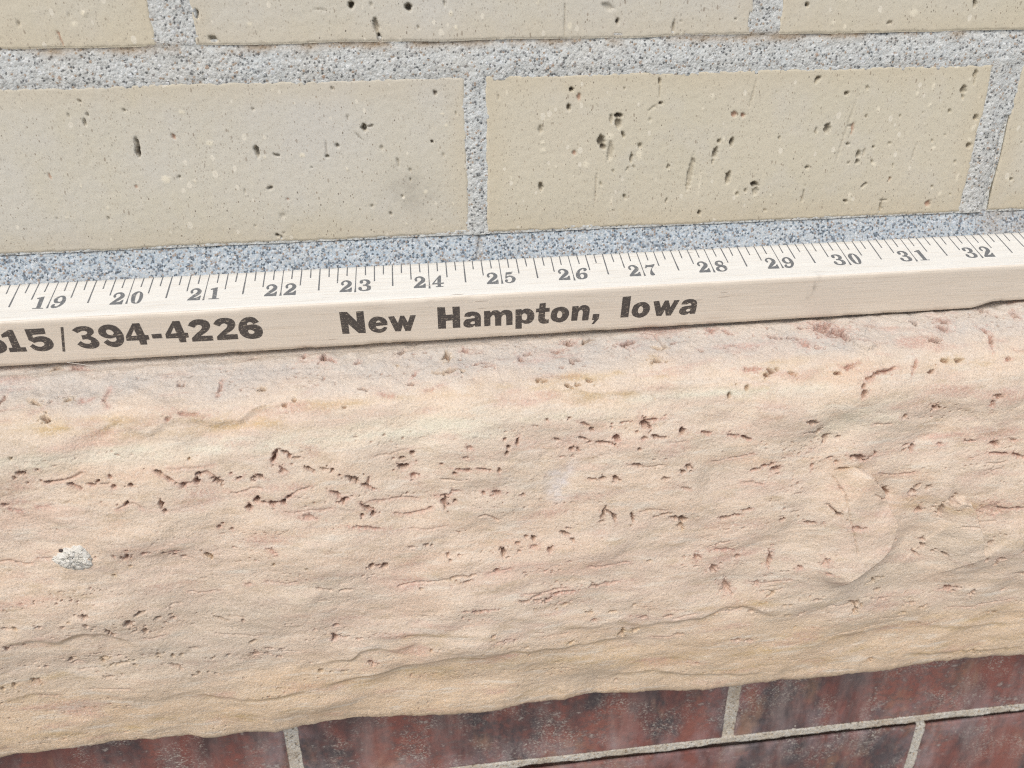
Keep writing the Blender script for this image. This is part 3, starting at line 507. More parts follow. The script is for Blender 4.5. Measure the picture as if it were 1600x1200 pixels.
# ------------------------------------------------------------------ stone sill
PROF = [(0.96, -0.53), (-0.2, -0.895), (-0.9, -1.115), (-1.22, -1.22), (-1.42, -1.33), (-1.56, -1.52), (-1.66, -1.85), (-1.76, -2.6), (-1.84, -3.6), (-1.86, -4.5), (-1.82, -5.2), (-1.74, -5.8), (-1.65, -6.4), (-1.56, -6.85), (-1.515, -7.06), (-1.46, -7.15), (-1.36, -7.19), (-0.58, -7.21)]
PITS = [[-4.961,2.522,.074,.029,.534,1.6,.0],[-4.929,2.547,.031,.027,.081,2.5,.0],[-5.325,3.212,.051,.026,-.077,2.0,1.0],[-5.41,3.271,.019,.022,.082,2.0,1.0],[-5.117,3.184,.027,.014,.085,1.4,1.0],[-5.036,3.372,.042,.023,.083,2.6,1.0],[-5.273,3.361,.023,.018,.084,1.2,1.0],[-4.736,3.44,.077,.018,.545,2.0,1.0],[-4.259,3.362,.023,.014,.083,1.6,1.0],[-4.427,3.416,.031,.016,-.646,1.6,1.0],[-4.492,3.452,.039,.018,.084,1.2,1.0],[-4.243,3.5,.024,.028,.085,1.0,1.4],[-4.022,3.489,.03,.025,.084,2.4,.6],[-3.658,3.337,.055,.023,.385,2.2,.6],[-3.515,3.447,.044,.018,.59,1.5,1.0],[-3.365,3.528,.044,.033,.491,1.3,1.4],[-3.19,3.508,.032,.051,.084,2.0,1.0],[-3.154,3.396,.024,.032,.082,2.4,.8],[-2.94,3.541,.053,.037,.487,2.4,.7],[-2.661,3.518,.046,.023,-.303,1.8,1.0],[-2.466,3.522,.029,.023,.083,2.0,1.0],[-2.764,3.444,.02,.012,.082,1.0,1.0],[-5.619,3.652,.042,.021,.089,2.2,1.0],[-4.116,3.744,.018,.047,.715,1.8,.6],[-3.69,3.793,.024,.061,-.013,2.2,.6],[-3.654,3.884,.025,.028,.908,2.0,.6],[-3.388,2.06,.025,.04,.113,1.6,.4],[-3.323,2.084,.017,.027,.113,1.4,.4],[-5.146,2.24,.071,.02,.668,1.4,.2],[-4.746,2.224,.042,.037,-1.017,1.1,.0],[-4.286,2.287,.02,.024,.102,1.4,1.0],[-3.257,3.195,.014,.011,.081,1.2,.0],[-3.014,4.211,.021,.022,.094,1.5,1.0],[-2.855,4.271,.017,.02,.095,1.0,1.0],[-2.591,3.939,.033,.044,.295,2.0,1.0],[-2.495,3.839,.021,.038,.088,2.0,1.0],[-4.818,1.51,.095,.042,.535,1.2,1.2],[-5.12,1.461,.043,.034,.107,1.3,.2],[-2.503,1.579,.059,.033,-.705,2.0,.8],[-5.606,2.142,.018,.102,.115,2.0,1.2],[-2.85,2.153,.021,.096,.11,.9,1.0],[-5.395,3.003,.011,.011,.083,1.2,.0],[-3.464,2.634,.032,.022,-.494,.8,1.3],[-3.225,2.583,.121,.026,.134,.7,1.3],[-1.509,1.735,.034,.08,-.16,2.4,1.0],[-1.41,1.785,.048,.026,.107,1.2,1.2],[-1.785,1.623,.031,.06,.107,1.3,1.0],[-2.291,2.264,.034,.029,.1,1.9,.2],[-.984,2.38,.051,.019,.092,2.3,.3],[-.92,2.386,.025,.013,.092,1.6,.3],[-.347,2.342,.043,.025,-.247,2.4,.4],[-.282,2.176,.019,.047,.572,1.1,1.2],[.168,1.855,.04,.059,.107,2.0,.0],[.44,1.784,.047,.037,.809,1.2,1.0],[.189,2.184,.074,.028,-.021,2.2,.2],[.047,2.201,.056,.015,.102,1.6,.2],[.373,2.203,.03,.012,.102,1.2,.2],[.692,2.069,.062,.016,.106,1.5,.5],[.719,2.137,.067,.016,-.146,1.4,.5],[.559,2.081,.022,.019,.106,1.3,1.0],[.626,1.841,.041,.02,-.152,1.5,.6],[-.508,1.983,.017,.019,.107,1.4,.2],[-1.05,1.876,.035,.026,.107,1.0,1.2],[-.445,1.683,.036,.081,.693,1.2,.3],[-2.001,2.534,.053,.023,-.309,1.1,.0],[-1.878,2.474,.029,.033,.083,1.1,.0],[-1.226,2.639,.017,.015,.073,1.1,.0],[-2.191,3.28,.029,.05,.469,2.0,1.0],[-2.15,3.192,.024,.036,.273,1.4,1.0],[-2.038,3.201,.07,.014,.464,1.8,.8],[-1.992,3.246,.021,.027,.078,1.8,1.0],[-1.893,3.29,.082,.009,.079,1.2,.6],[-1.754,3.453,.054,.018,.471,1.6,.8],[-1.695,3.486,.019,.016,.082,1.5,1.0],[-1.444,3.49,.025,.028,.082,1.8,.7],[-1.548,3.475,.046,.009,.082,1.3,.4],[-2.383,3.518,.058,.023,.578,1.8,1.0],[-1.205,3.64,.082,.028,.567,2.2,.8],[-1.025,3.77,.087,.017,.475,1.8,1.0],[-.999,3.717,.011,.057,.281,1.0,1.0],[-2.076,3.45,.041,.037,.082,.9,1.3],[-1.348,3.936,.03,.034,.484,2.0,1.0],[-1.433,3.824,.074,.012,.634,1.6,1.0],[-1.315,3.919,.052,.019,-.307,1.3,1.2],[-2.475,3.841,.029,.053,.088,2.3,1.0],[-2.284,3.901,.05,.029,.089,2.6,1.0],[-2.387,3.89,.033,.017,.089,1.8,1.0],[-2.125,3.884,.029,.043,.491,2.0,1.0],[-2.055,3.818,.026,.018,-.492,1.8,1.0],[-.497,3.568,.078,.033,-.304,2.0,.9],[-.549,3.552,.03,.038,.082,2.0,.9],[-.388,3.372,.026,.028,.079,1.8,.8],[-.541,3.439,.026,.009,.08,1.4,.5],[-.001,3.544,.022,.017,.081,1.5,.9],[-.388,3.708,.039,.034,.084,1.0,1.2],[.013,4.136,.044,.06,.09,1.6,1.2],[.157,4.124,.026,.025,.089,1.4,1.0],[.018,4.037,.096,.017,-.11,1.0,1.3],[.175,3.976,.053,.01,-.11,1.0,1.0],[.736,4.038,.063,.03,.28,1.3,1.2],[.559,4.022,.027,.03,.087,1.0,1.3],[.177,3.688,.026,.024,.083,1.5,1.0],[.277,3.639,.088,.014,.178,1.2,1.2],[.561,3.643,.11,.014,.177,1.2,1.2],[.779,3.673,.026,.044,.082,1.2,1.0],[.92,3.351,.022,.028,.077,2.0,.8],[.869,3.223,.017,.014,.075,1.5,.8],[.885,3.43,.022,.024,.079,1.6,.8],[.329,3.445,.052,.014,.079,.9,1.2],[.389,3.309,.043,.028,.077,.6,1.0],[-1.028,4.08,.076,.014,.674,1.6,1.0],[-.189,4.219,.031,.013,.091,1.2,.8],[1.185,2.04,.04,.065,.105,1.2,.8],[1.288,1.935,.058,.032,-.383,1.2,.6],[1.903,1.78,.077,.048,.106,1.6,1.2],[1.718,1.931,.071,.033,-.266,1.4,1.2],[2.174,1.75,.091,.026,-.379,2.0,.1],[2.728,1.868,.116,.03,-.193,2.0,.8],[2.675,1.896,.068,.034,.106,1.5,1.0],[1.883,2.155,.044,.038,.102,1.9,.5],[1.965,2.138,.038,.037,.825,1.4,.4],[3.049,2.26,.057,.034,-.228,2.3,.0],[3.237,2.014,.027,.026,.618,2.0,.1],[3.133,2.013,.049,.013,.359,1.2,.1],[3.385,1.937,.049,.016,-.457,1.4,.6],[3.73,2.123,.027,.026,.1,1.6,.8],[4.001,1.721,.065,.058,.106,1.2,1.2],[4.205,1.796,.064,.029,.662,1.2,1.0],[1.745,2.545,.035,.023,.252,2.0,.0],[1.806,2.583,.043,.011,.335,1.2,.0],[1.908,2.557,.053,.011,.072,1.6,.0],[2.081,2.501,.057,.028,.075,1.3,.0],[1.361,2.457,.022,.034,.08,1.5,.0],[1.469,2.466,.039,.024,.079,.9,.0],[4.006,2.851,.021,.047,.148,1.8,.0],[4.25,2.76,.032,.043,.389,1.2,.0],[4.541,2.607,.041,.026,.067,1.8,.0],[1.042,3.266,.02,.06,.223,2.0,1.0],[1.591,3.292,.05,.018,.435,1.6,.8],[1.779,3.453,.036,.024,.078,1.8,.8],[1.879,3.461,.022,.029,.078,1.2,.8],[2.416,3.348,.04,.058,-.11,1.9,1.0],[2.203,3.379,.136,.017,.186,1.8,.6],[1.957,3.306,.078,.012,.345,1.4,.6],[2.068,3.192,.042,.018,.677,1.3,.8],[1.98,3.1,.082,.015,.418,1.0,.8],[2.807,3.155,.048,.071,-.477,2.0,1.0],[2.918,3.113,.099,.014,.018,1.0,1.3],[2.969,3.349,.09,.016,.425,1.6,.6],[3.073,3.374,.055,.01,.076,1.0,.4],[2.788,3.359,.035,.02,-.301,1.0,.8],[2.696,3.262,.014,.012,.075,1.3,.6],[3.355,3.312,.053,.041,.421,2.4,.8],[3.678,3.355,.075,.021,.164,1.0,1.3],[4.264,3.465,.099,.016,.385,2.0,1.2],[4.075,3.426,.072,.012,.251,1.0,1.3],[1.443,2.985,.026,.016,.072,1.2,.8],[1.761,2.99,.018,.016,.071,1.2,.6],[2.736,3.516,.023,.024,.078,1.4,.6],[2.72,3.766,.07,.02,.174,1.7,1.0],[2.21,3.933,.04,.031,-.208,2.2,.4],[2.405,3.957,.045,.041,-.109,2.3,.6],[2.085,3.93,.05,.013,.085,1.2,.4],[3.132,4.006,.068,.021,-.148,1.4,.3],[3.461,3.845,.043,.034,.263,1.6,1.0],[3.372,3.925,.038,.041,.083,1.6,.8],[4.469,3.979,.065,.016,-.207,2.0,1.2],[4.584,3.937,.048,.013,.082,1.8,1.2],[3.433,4.185,.063,.013,.271,.8,1.0],[1.103,4.108,.023,.025,.088,1.0,1.0],[4.361,2.516,.105,.023,.071,.7,1.3],[4.839,1.97,.088,.028,.431,2.0,.8],[5.104,1.998,.07,.014,.103,2.0,.6],[5.315,1.788,.038,.033,.105,1.6,.6],[5.636,1.84,.134,.114,.388,1.6,1.6],[5.841,1.934,.093,.089,.974,1.6,1.2],[5.72,1.992,.079,.035,.51,1.6,1.4],[5.252,2.143,.066,.054,.352,.8,1.2],[5.403,2.215,.04,.022,.979,1.2,1.0],[7.017,1.84,.053,.032,.872,2.0,.4],[7.477,1.87,.078,.057,.559,2.2,1.0],[7.41,2.025,.072,.049,.095,1.6,1.0],[7.143,2.241,.066,.052,.324,2.4,1.0],[7.232,2.234,.038,.025,.089,2.0,.8],[7.991,2.129,.064,.029,.949,1.6,1.6],[8.02,2.287,.031,.097,.313,1.6,1.5],[8.201,1.702,.074,.043,.745,1.4,.4],[8.618,1.867,.048,.057,.105,1.0,.8],[6.354,1.88,.085,.045,.105,.8,.4],[4.617,2.568,.041,.031,.069,2.6,.0],[4.702,2.545,.028,.023,.069,2.2,.0],[4.898,2.62,.045,.022,.316,1.0,.0],[5.529,2.655,.037,.017,.065,2.0,.0],[5.723,2.587,.095,.022,-.174,1.1,1.3],[6.244,2.665,.142,.015,-.124,1.8,1.4],[6.134,2.69,.071,.011,-.125,1.2,1.2],[5.891,2.834,.04,.023,-.519,1.8,.8],[5.905,2.921,.043,.039,.065,1.6,.8],[5.976,2.754,.047,.034,.064,1.0,1.0],[6.715,2.63,.018,.054,.389,1.3,1.4],[6.974,2.722,.051,.027,-.413,1.8,.4],[7.21,2.585,.059,.026,-.092,1.6,.0],[7.394,2.586,.064,.03,-.092,2.2,.0],[8.175,2.618,.044,.022,.063,1.1,1.2],[7.078,3.222,.053,.032,.391,2.0,.8],[6.605,3.322,.044,.035,.072,1.7,.6],[8.021,3.124,.05,.032,.064,1.3,1.2],[7.937,3.21,.035,.05,.07,1.0,1.2],[5.212,3.281,.076,.036,.485,1.8,.6],[5.358,3.45,.038,.04,.075,1.6,.4],[5.491,3.583,.035,.063,.249,1.6,.3],[5.696,3.591,.029,.015,.077,1.8,.4],[6.014,3.914,.118,.04,.254,2.0,1.0],[5.912,3.875,.039,.016,.08,2.0,.8],[6.268,3.896,.035,.031,.08,1.4,1.2],[6.735,3.895,.042,.022,-.308,2.2,.8],[6.856,3.879,.035,.047,.079,1.8,1.0],[6.783,3.809,.051,.017,-.307,1.2,1.0],[4.745,4.002,.065,.045,.261,2.0,1.0],[4.679,3.932,.047,.021,-.107,1.4,.8],[5.318,4.016,.024,.037,.083,1.5,1.0],[5.576,3.904,.056,.014,-.206,1.5,.6],[5.694,3.977,.03,.021,.082,1.0,.8],[5.805,4.085,.105,.008,-.106,1.5,.2],[8.242,4.055,.185,.019,.133,1.3,1.6],[8.533,4.105,.101,.02,.325,1.2,1.6],[8.146,3.891,.076,.031,.245,1.6,1.0],[7.767,3.817,.085,.016,-.012,1.0,1.6],[8.457,3.864,.062,.022,.078,.8,1.4],[7.296,3.837,.062,.021,.165,.6,1.6],[-4.285,4.57,.049,.036,.101,2.4,.8],[-4.257,4.535,.024,.061,.101,1.4,1.0],[-4.039,4.527,.029,.015,.1,1.1,1.0],[-3.797,4.564,.037,.015,.1,2.4,.3],[-3.664,4.615,.029,.015,.427,2.2,.4],[-3.552,4.658,.041,.013,.102,1.4,.5],[-3.227,4.665,.051,.026,.531,2.6,.2],[-3.66,4.549,.037,.015,.1,1.0,1.0],[-4.262,4.726,.02,.018,.104,1.1,.2],[-4.489,4.853,.012,.016,.106,1.4,.0],[-5.014,5.469,.04,.035,-.322,2.6,.6],[-5.001,5.628,.029,.029,.123,2.0,.6],[-5.223,5.538,.014,.017,.121,1.4,.2],[-5.594,5.558,.029,.02,.122,1.5,.6],[-5.93,5.571,.024,.026,.123,1.8,.1],[-6.061,5.557,.04,.017,.123,1.3,.3],[-5.313,5.612,.029,.014,.123,1.4,.6],[-4.757,5.778,.044,.035,.735,2.2,.6],[-4.712,5.865,.029,.022,1.058,1.6,.4],[-4.894,5.673,.025,.017,.123,1.3,.6],[-4.452,5.646,.055,.058,.122,1.9,.7],[-4.285,5.508,.057,.021,-.516,1.8,.3],[-4.402,5.823,.04,.02,-.225,2.0,.3],[-4.289,5.85,.037,.029,.842,1.9,.3],[-4.058,5.642,.03,.026,.361,1.9,.4],[-3.897,5.633,.03,.02,.121,1.8,.4],[-3.883,5.71,.026,.021,.123,1.1,1.0],[-4.001,5.761,.017,.018,.124,1.3,.4],[-3.224,5.813,.074,.012,.364,1.6,.3],[-2.927,5.82,.026,.027,.124,1.8,.9],[-6.147,5.927,.033,.031,.133,1.8,.8],[-5.924,5.927,.018,.021,.133,1.6,.8],[-6.038,5.903,.049,.018,.132,.9,.8],[-5.437,6.369,.068,.024,-.546,1.7,.3],[-5.518,6.308,.029,.017,.422,1.5,.6],[-5.368,6.313,.05,.02,.421,1.2,.2],[-5.788,6.452,.019,.02,.149,1.9,.8],[-4.781,6.501,.146,.024,-.17,2.1,.0],[-4.956,6.363,.034,.027,.145,1.6,.0],[-4.996,6.434,.026,.041,.147,1.2,.0],[-4.569,6.543,.035,.021,.433,2.0,.1],[-4.989,6.766,.07,.022,.073,2.0,.4],[-4.209,6.364,.043,.032,-.352,1.6,.2],[-4.014,6.419,.022,.03,.144,2.0,.1],[-3.897,6.415,.018,.027,.144,1.3,.1],[-3.468,6.523,.051,.02,-.471,1.8,.3],[-3.234,6.477,.022,.021,.144,1.5,.4],[-4.021,6.641,.087,.028,.574,2.0,.6],[-3.954,6.699,.031,.026,.157,1.6,.5],[-3.804,6.854,.046,.025,.839,1.9,.3],[-3.724,6.799,.018,.019,.16,1.5,.3],[-3.586,6.813,.018,.019,.159,1.7,.3],[-3.485,6.86,.023,.019,.16,1.3,.3],[-2.859,6.254,.059,.019,-.46,1.8,.2],[-2.877,6.523,.034,.054,.66,1.9,.8],[-6.461,6.799,.029,.034,.167,2.2,.0],[-6.302,6.743,.029,.044,.164,1.7,.0],[-5.996,6.738,.073,.037,.623,1.3,.0],[-3.716,6.287,.049,.013,.01,1.2,.8],[-2.77,5.193,.043,.022,.11,.6,1.4],[-1.062,5.027,.04,.033,.105,2.8,.4],[-.962,5.026,.053,.011,.105,1.8,.8],[-.875,5.055,.049,.043,-.215,2.8,.4],[.81,5.024,.042,.055,.102,2.2,.4],[-.265,4.78,.027,.024,.1,2.0,.4],[-.198,4.797,.02,.019,.1,2.0,.4],[.018,4.97,.023,.033,-.318,1.6,.5],[.048,5.061,.016,.016,.104,1.8,.5],[.181,4.992,.018,.019,.103,1.8,.5],[-.395,5.492,.018,.017,.113,2.0,.2],[-.488,4.779,.053,.011,.1,1.1,.5],[-1.655,6.084,.038,.028,.485,1.9,.6],[-1.703,6.321,.041,.053,.137,2.2,.9],[-1.59,6.346,.06,.013,.137,1.5,.6],[-1.373,6.393,.028,.014,.138,1.4,.6],[-1.991,7.047,.028,.03,.159,2.2,.0],[-1.63,7.09,.021,.027,.158,2.0,.0],[-1.832,7.077,.014,.015,.158,1.3,.1],[-1.222,6.943,.063,.038,1.039,1.5,.9],[.422,5.973,.052,.032,.123,2.2,1.4],[.517,5.96,.094,.013,.006,1.5,1.2],[.239,5.935,.043,.016,.122,1.5,1.0],[.629,6.481,.027,.02,.588,1.7,.3],[-2.636,6.437,.073,.014,.35,1.7,.5],[-2.481,6.476,.036,.027,.143,1.9,.6],[-2.678,6.57,.061,.017,.775,1.6,.6],[-2.531,6.664,.045,.017,.672,1.4,.5],[-2.844,6.527,.027,.049,.146,2.0,.8],[-.973,4.197,.031,.029,-.501,2.2,.9],[-1.052,4.103,.055,.014,.766,1.6,1.0],[-1.114,4.197,.026,.02,.49,1.8,.9],[-.94,4.188,.022,.02,.091,1.2,.8],[.262,5.444,.065,.017,-.218,1.6,.5],[-1.075,4.389,.174,.02,.196,.6,1.8],[-1.826,4.144,.085,.035,.295,.5,1.6],[.706,5.293,.037,.04,.107,1.0,1.5],[-2.382,4.621,.065,.025,.519,.5,1.4],[-1.666,7.084,.019,.023,.158,1.5,.0],[-.308,6.743,.015,.022,.15,1.2,.0],[.467,6.871,.02,.019,.151,1.2,.0],[-2.382,4.878,.019,.013,.104,1.2,.0],[-1.931,4.952,.015,.016,.105,1.4,.1],[2.245,4.52,.029,.078,.246,1.8,.7],[2.337,4.489,.076,.02,.632,1.6,.7],[2.409,4.561,.027,.06,-.313,1.6,.5],[2.685,4.627,.021,.066,-.148,2.0,.6],[3.137,4.582,.07,.022,-.066,2.2,.4],[3.021,4.619,.033,.016,.093,1.4,.3],[3.404,4.681,.067,.046,.458,2.6,.4],[3.296,4.658,.059,.021,.282,2.0,.5],[3.388,4.801,.048,.05,.096,1.2,.2],[4.055,4.737,.081,.025,-.065,2.4,.9],[4.221,4.698,.086,.011,-.065,1.2,1.0],[4.382,4.606,.071,.014,-.147,1.9,1.0],[1.705,4.787,.074,.026,.479,2.2,.4],[1.81,4.893,.042,.02,.738,2.0,.4],[1.727,4.696,.028,.019,.096,1.6,.6],[1.243,4.828,.042,.032,.099,2.4,.6],[1.151,4.8,.023,.022,.098,1.8,.6],[1.024,4.882,.042,.016,.1,1.8,.6],[1.034,5.014,.028,.028,.102,1.4,.6],[1.277,4.962,.042,.027,.101,1.0,1.0],[1.474,5.023,.042,.033,-.53,1.6,.9],[1.1,5.893,.062,.028,.12,2.6,.7],[1.29,5.829,.047,.019,-.11,1.9,1.0],[1.279,5.905,.06,.025,.337,1.3,.6],[1.387,5.959,.022,.025,.121,2.0,.7],[1.459,5.927,.059,.019,-.572,1.5,.9],[1.577,5.838,.048,.025,.005,1.5,1.3],[1.757,5.823,.144,.019,.027,.9,1.6],[2.165,5.754,.034,.025,.114,1.5,1.4],[2.358,5.739,.144,.025,-.063,.4,1.5],[2.107,6.274,.045,.017,.129,1.8,.1],[2.789,6.187,.023,.024,.125,2.0,.2],[2.185,6.431,.035,.032,.132,1.8,.8],[2.462,6.296,.05,.021,.129,1.3,.0],[2.95,6.481,.057,.029,.132,1.5,1.0],[3.348,6.471,.047,.032,.131,1.9,.8],[2.64,6.83,.047,.07,.146,2.1,.0],[2.853,6.796,.06,.04,-.121,1.9,.0],[1.822,6.884,.055,.031,-.397,1.5,.0],[1.597,6.162,.02,.013,.126,1.6,.1],[1.716,6.086,.057,.01,-.161,1.5,.2],[1.154,6.868,.015,.023,.15,1.5,.0],[4.066,6.559,.065,.023,-.118,1.5,.2],[4.341,6.499,.027,.022,.131,1.5,.2],[4.52,6.488,.032,.029,.13,1.7,.2],[4.679,6.587,.048,.03,.133,1.2,.2],[3.98,5.633,.073,.044,-.107,1.6,1.7],[4.323,5.471,.03,.042,.106,1.5,1.5],[3.7,5.411,.045,.048,.105,.9,1.5],[4.096,5.307,.15,.024,.103,.5,1.8],[4.228,6.052,.058,.118,-.482,1.0,1.0],[4.69,5.993,.031,.04,.117,1.0,1.3],[4.532,7.197,.055,.037,.146,1.8,.8],[4.753,7.241,.044,.029,.146,1.5,1.0],[2.672,8.084,.022,.033,.178,1.9,.3],[3.567,6.978,.054,.04,.146,.9,.3],[2.969,5.397,.049,.012,.106,.8,.2],[4.931,4.847,.035,.025,.095,2.2,.8],[5.388,4.947,.1,.023,.037,2.2,1.4],[6.049,5.016,.077,.035,.096,.9,1.5],[5.778,4.794,.036,.034,.093,2.0,.4],[5.693,4.718,.117,.012,.734,1.2,.4],[6.53,4.562,.07,.043,.265,2.6,.4],[6.602,4.623,.041,.039,.09,1.8,.6],[7.029,4.539,.079,.027,-.884,2.0,.5],[6.992,4.617,.071,.03,-.316,1.4,.8],[7.222,4.556,.056,.03,-.887,1.8,.5],[7.494,4.969,.037,.071,.094,2.2,.5],[7.393,4.917,.026,.018,.093,1.4,.5],[7.172,4.967,.042,.047,.094,1.6,1.0],[7.633,4.771,.071,.043,-.319,1.4,.4],[7.84,4.776,.037,.017,.09,1.3,.2],[6.58,5.89,.061,.049,-.108,2.2,.7],[6.519,5.65,.037,.029,.106,1.4,.4],[6.599,5.637,.027,.022,.106,1.5,.6],[6.223,5.994,.048,.032,-.487,1.4,.2],[6.689,6.147,.079,.022,.007,1.7,.2],[6.6,6.22,.073,.027,-.371,1.8,.0],[6.738,6.409,.057,.039,-.113,2.0,.4],[6.877,6.587,.056,.024,.129,1.9,.5],[6.385,6.607,.076,.046,.241,2.4,.2],[6.437,6.763,.051,.045,.136,2.3,.2],[6.516,6.65,.028,.032,.133,1.6,.2],[5.305,6.717,.049,.02,.137,1.7,.2],[5.531,6.722,.06,.033,-.26,1.3,.3],[5.197,6.494,.024,.022,.129,1.5,.2],[5.301,6.49,.022,.022,.129,1.5,.2],[5.678,6.405,.033,.022,.126,1.4,.5],[5.771,6.41,.019,.018,.126,1.2,.5],[4.959,6.216,.024,.042,.122,1.6,.1],[7.98,6.547,.067,.043,.411,1.7,1.2],[8.083,6.615,.046,.024,.129,1.3,.8],[8.142,6.539,.075,.016,.126,1.4,.4],[8.423,6.641,.054,.035,-.409,1.5,.6],[8.105,5.948,.045,.021,.111,2.1,.5],[8.369,5.881,.034,.031,.109,1.9,.8],[8.577,5.994,.034,.028,.111,1.6,.8],[8.615,5.891,.067,.042,.109,1.2,1.0],[8.388,5.602,.025,.039,.103,1.6,.7],[8.99,5.782,.047,.025,-.106,2.2,.8],[7.38,5.649,.038,.039,.105,1.9,1.0],[7.341,5.533,.048,.019,.103,1.5,1.0],[7.697,5.76,.063,.021,.452,1.7,.7],[7.533,5.743,.022,.02,.107,1.4,.6],[6.817,5.455,.037,.025,.102,1.7,1.2],[7.262,5.767,.075,.02,.457,1.2,1.2],[7.634,6.897,.052,.026,.137,1.7,.2],[7.3,6.979,.058,.025,.139,1.7,.2],[7.417,6.771,.098,.025,.135,1.0,.3],[7.679,6.865,.029,.025,.136,1.4,.3],[8.94,7.195,.073,.022,.138,1.4,.2],[8.985,6.695,.043,.027,-.118,1.7,.5],[5.493,7.043,.024,.022,.544,1.8,.0],[7.047,8.103,.064,.041,.029,1.9,.2],[8.667,8.163,.083,.026,.161,1.0,.1],[8.95,8.209,.089,.037,.159,1.2,.1],[4.833,5.561,.031,.123,.107,1.4,1.2],[5.673,5.59,.042,.05,.106,.9,1.4],[5.734,5.805,.048,.026,.11,1.0,1.5],[5.3,5.733,.042,.025,.109,1.0,1.2],[8.286,4.972,.161,.09,.093,.4,1.6],[8.551,4.983,.189,.018,.093,1.2,1.5],[8.708,4.983,.081,.021,.093,1.0,1.6],[9.134,6.283,.087,.023,.118,1.2,.6]]
CRACKS = [[.0091,1.3,.6,-5.006,3.368,-4.829,3.36,-4.707,3.336,-4.58,3.279],[.0091,1.2,.8,-5.068,3.385,-4.968,3.371,-4.83,3.367],[.0114,1.5,.8,-3.156,3.408,-3.062,3.392,-2.99,3.456,-2.937,3.518],[.0091,1.2,.8,-3.715,3.316,-3.641,3.356,-3.533,3.434,-3.405,3.525,-3.262,3.514,-3.189,3.497],[.0068,.8,1.0,-4.591,2.299,-4.506,2.279,-4.434,2.243],[.0091,.8,1.2,-4.587,2.226,-4.554,2.288],[.0068,.8,1.0,-4.269,2.04,-4.276,2.288,-4.212,2.419],[.0068,.9,.8,-4.239,3.815,-4.108,3.756],[.0068,.8,.6,-4.025,3.74,-3.921,3.844],[.0091,.5,1.4,-5.585,3.718,-5.448,3.765],[.0068,.5,1.0,-5.232,3.714,-5.094,3.715],[.0091,1.3,.9,-2.485,3.84,-2.408,3.89,-2.285,3.906,-2.137,3.895,-2.043,3.807,-1.931,3.745,-1.737,3.69],[.0091,1.3,1.0,-1.514,3.781,-1.415,3.85,-1.338,3.942],[.0091,1.3,1.0,-1.13,4.009,-1.031,4.117,-.95,4.174],[.0091,.6,1.2,-.744,2.483,-.598,2.518],[.0091,1.6,.9,-.693,4.228,-.608,4.256,-.478,4.275,-.323,4.257,-.257,4.25,-.156,4.209],[.0091,1.6,.3,.469,4.386,.559,4.364,.659,4.404,.758,4.491],[.0091,2.0,.1,-.733,5.434,-.595,5.401,-.457,5.379,-.321,5.388,-.161,5.392,.023,5.375],[.0182,2.4,.1,.023,5.383,.093,5.348,.208,5.352,.299,5.382,.346,5.348,.416,5.347],[.0091,.6,1.0,.554,5.347,.74,5.311,.927,5.274],[.0091,1.5,.4,-1.841,5.296,-1.756,5.325,-1.627,5.365],[.0114,1.6,.3,-1.54,5.392,-1.449,5.373,-1.36,5.383],[.0068,.9,.2,-1.845,5.537,-1.778,5.536,-1.692,5.57],[.0068,.6,1.0,-2.528,5.165,-2.228,5.211,-2.092,5.171],[.0136,1.7,.1,2.957,1.682,3.037,1.644,3.145,1.684,3.181,1.776,3.208,1.901,3.237,2.014],[.0068,1.0,.1,2.923,2.767,2.986,2.847],[.0091,.6,.3,1.846,3.281,1.957,3.306,2.069,3.357],[.0182,2.0,.3,5.841,1.934,5.913,2.11,5.996,2.199,6.15,2.234,6.274,2.284],[.0068,.9,.3,6.286,2.256,6.428,2.262],[.0068,1.0,.0,5.648,4.194,5.739,4.333,5.82,4.473],[.0068,1.1,.1,5.949,4.063,6.16,4.172,6.277,4.3,6.39,4.389],[.0068,1.1,.0,5.704,4.251,5.77,4.375,5.845,4.475,5.876,4.612,5.909,4.752,5.959,4.923,6.02,5.07,6.084,5.306,6.139,5.504],[.0068,1.0,.1,6.253,4.471,6.42,4.58,6.462,4.529],[.0068,.6,.2,6.008,7.355,6.401,7.272,6.78,7.247,6.988,7.198],[.0091,.8,1.2,1.494,5.853,1.637,5.833,1.83,5.837]]
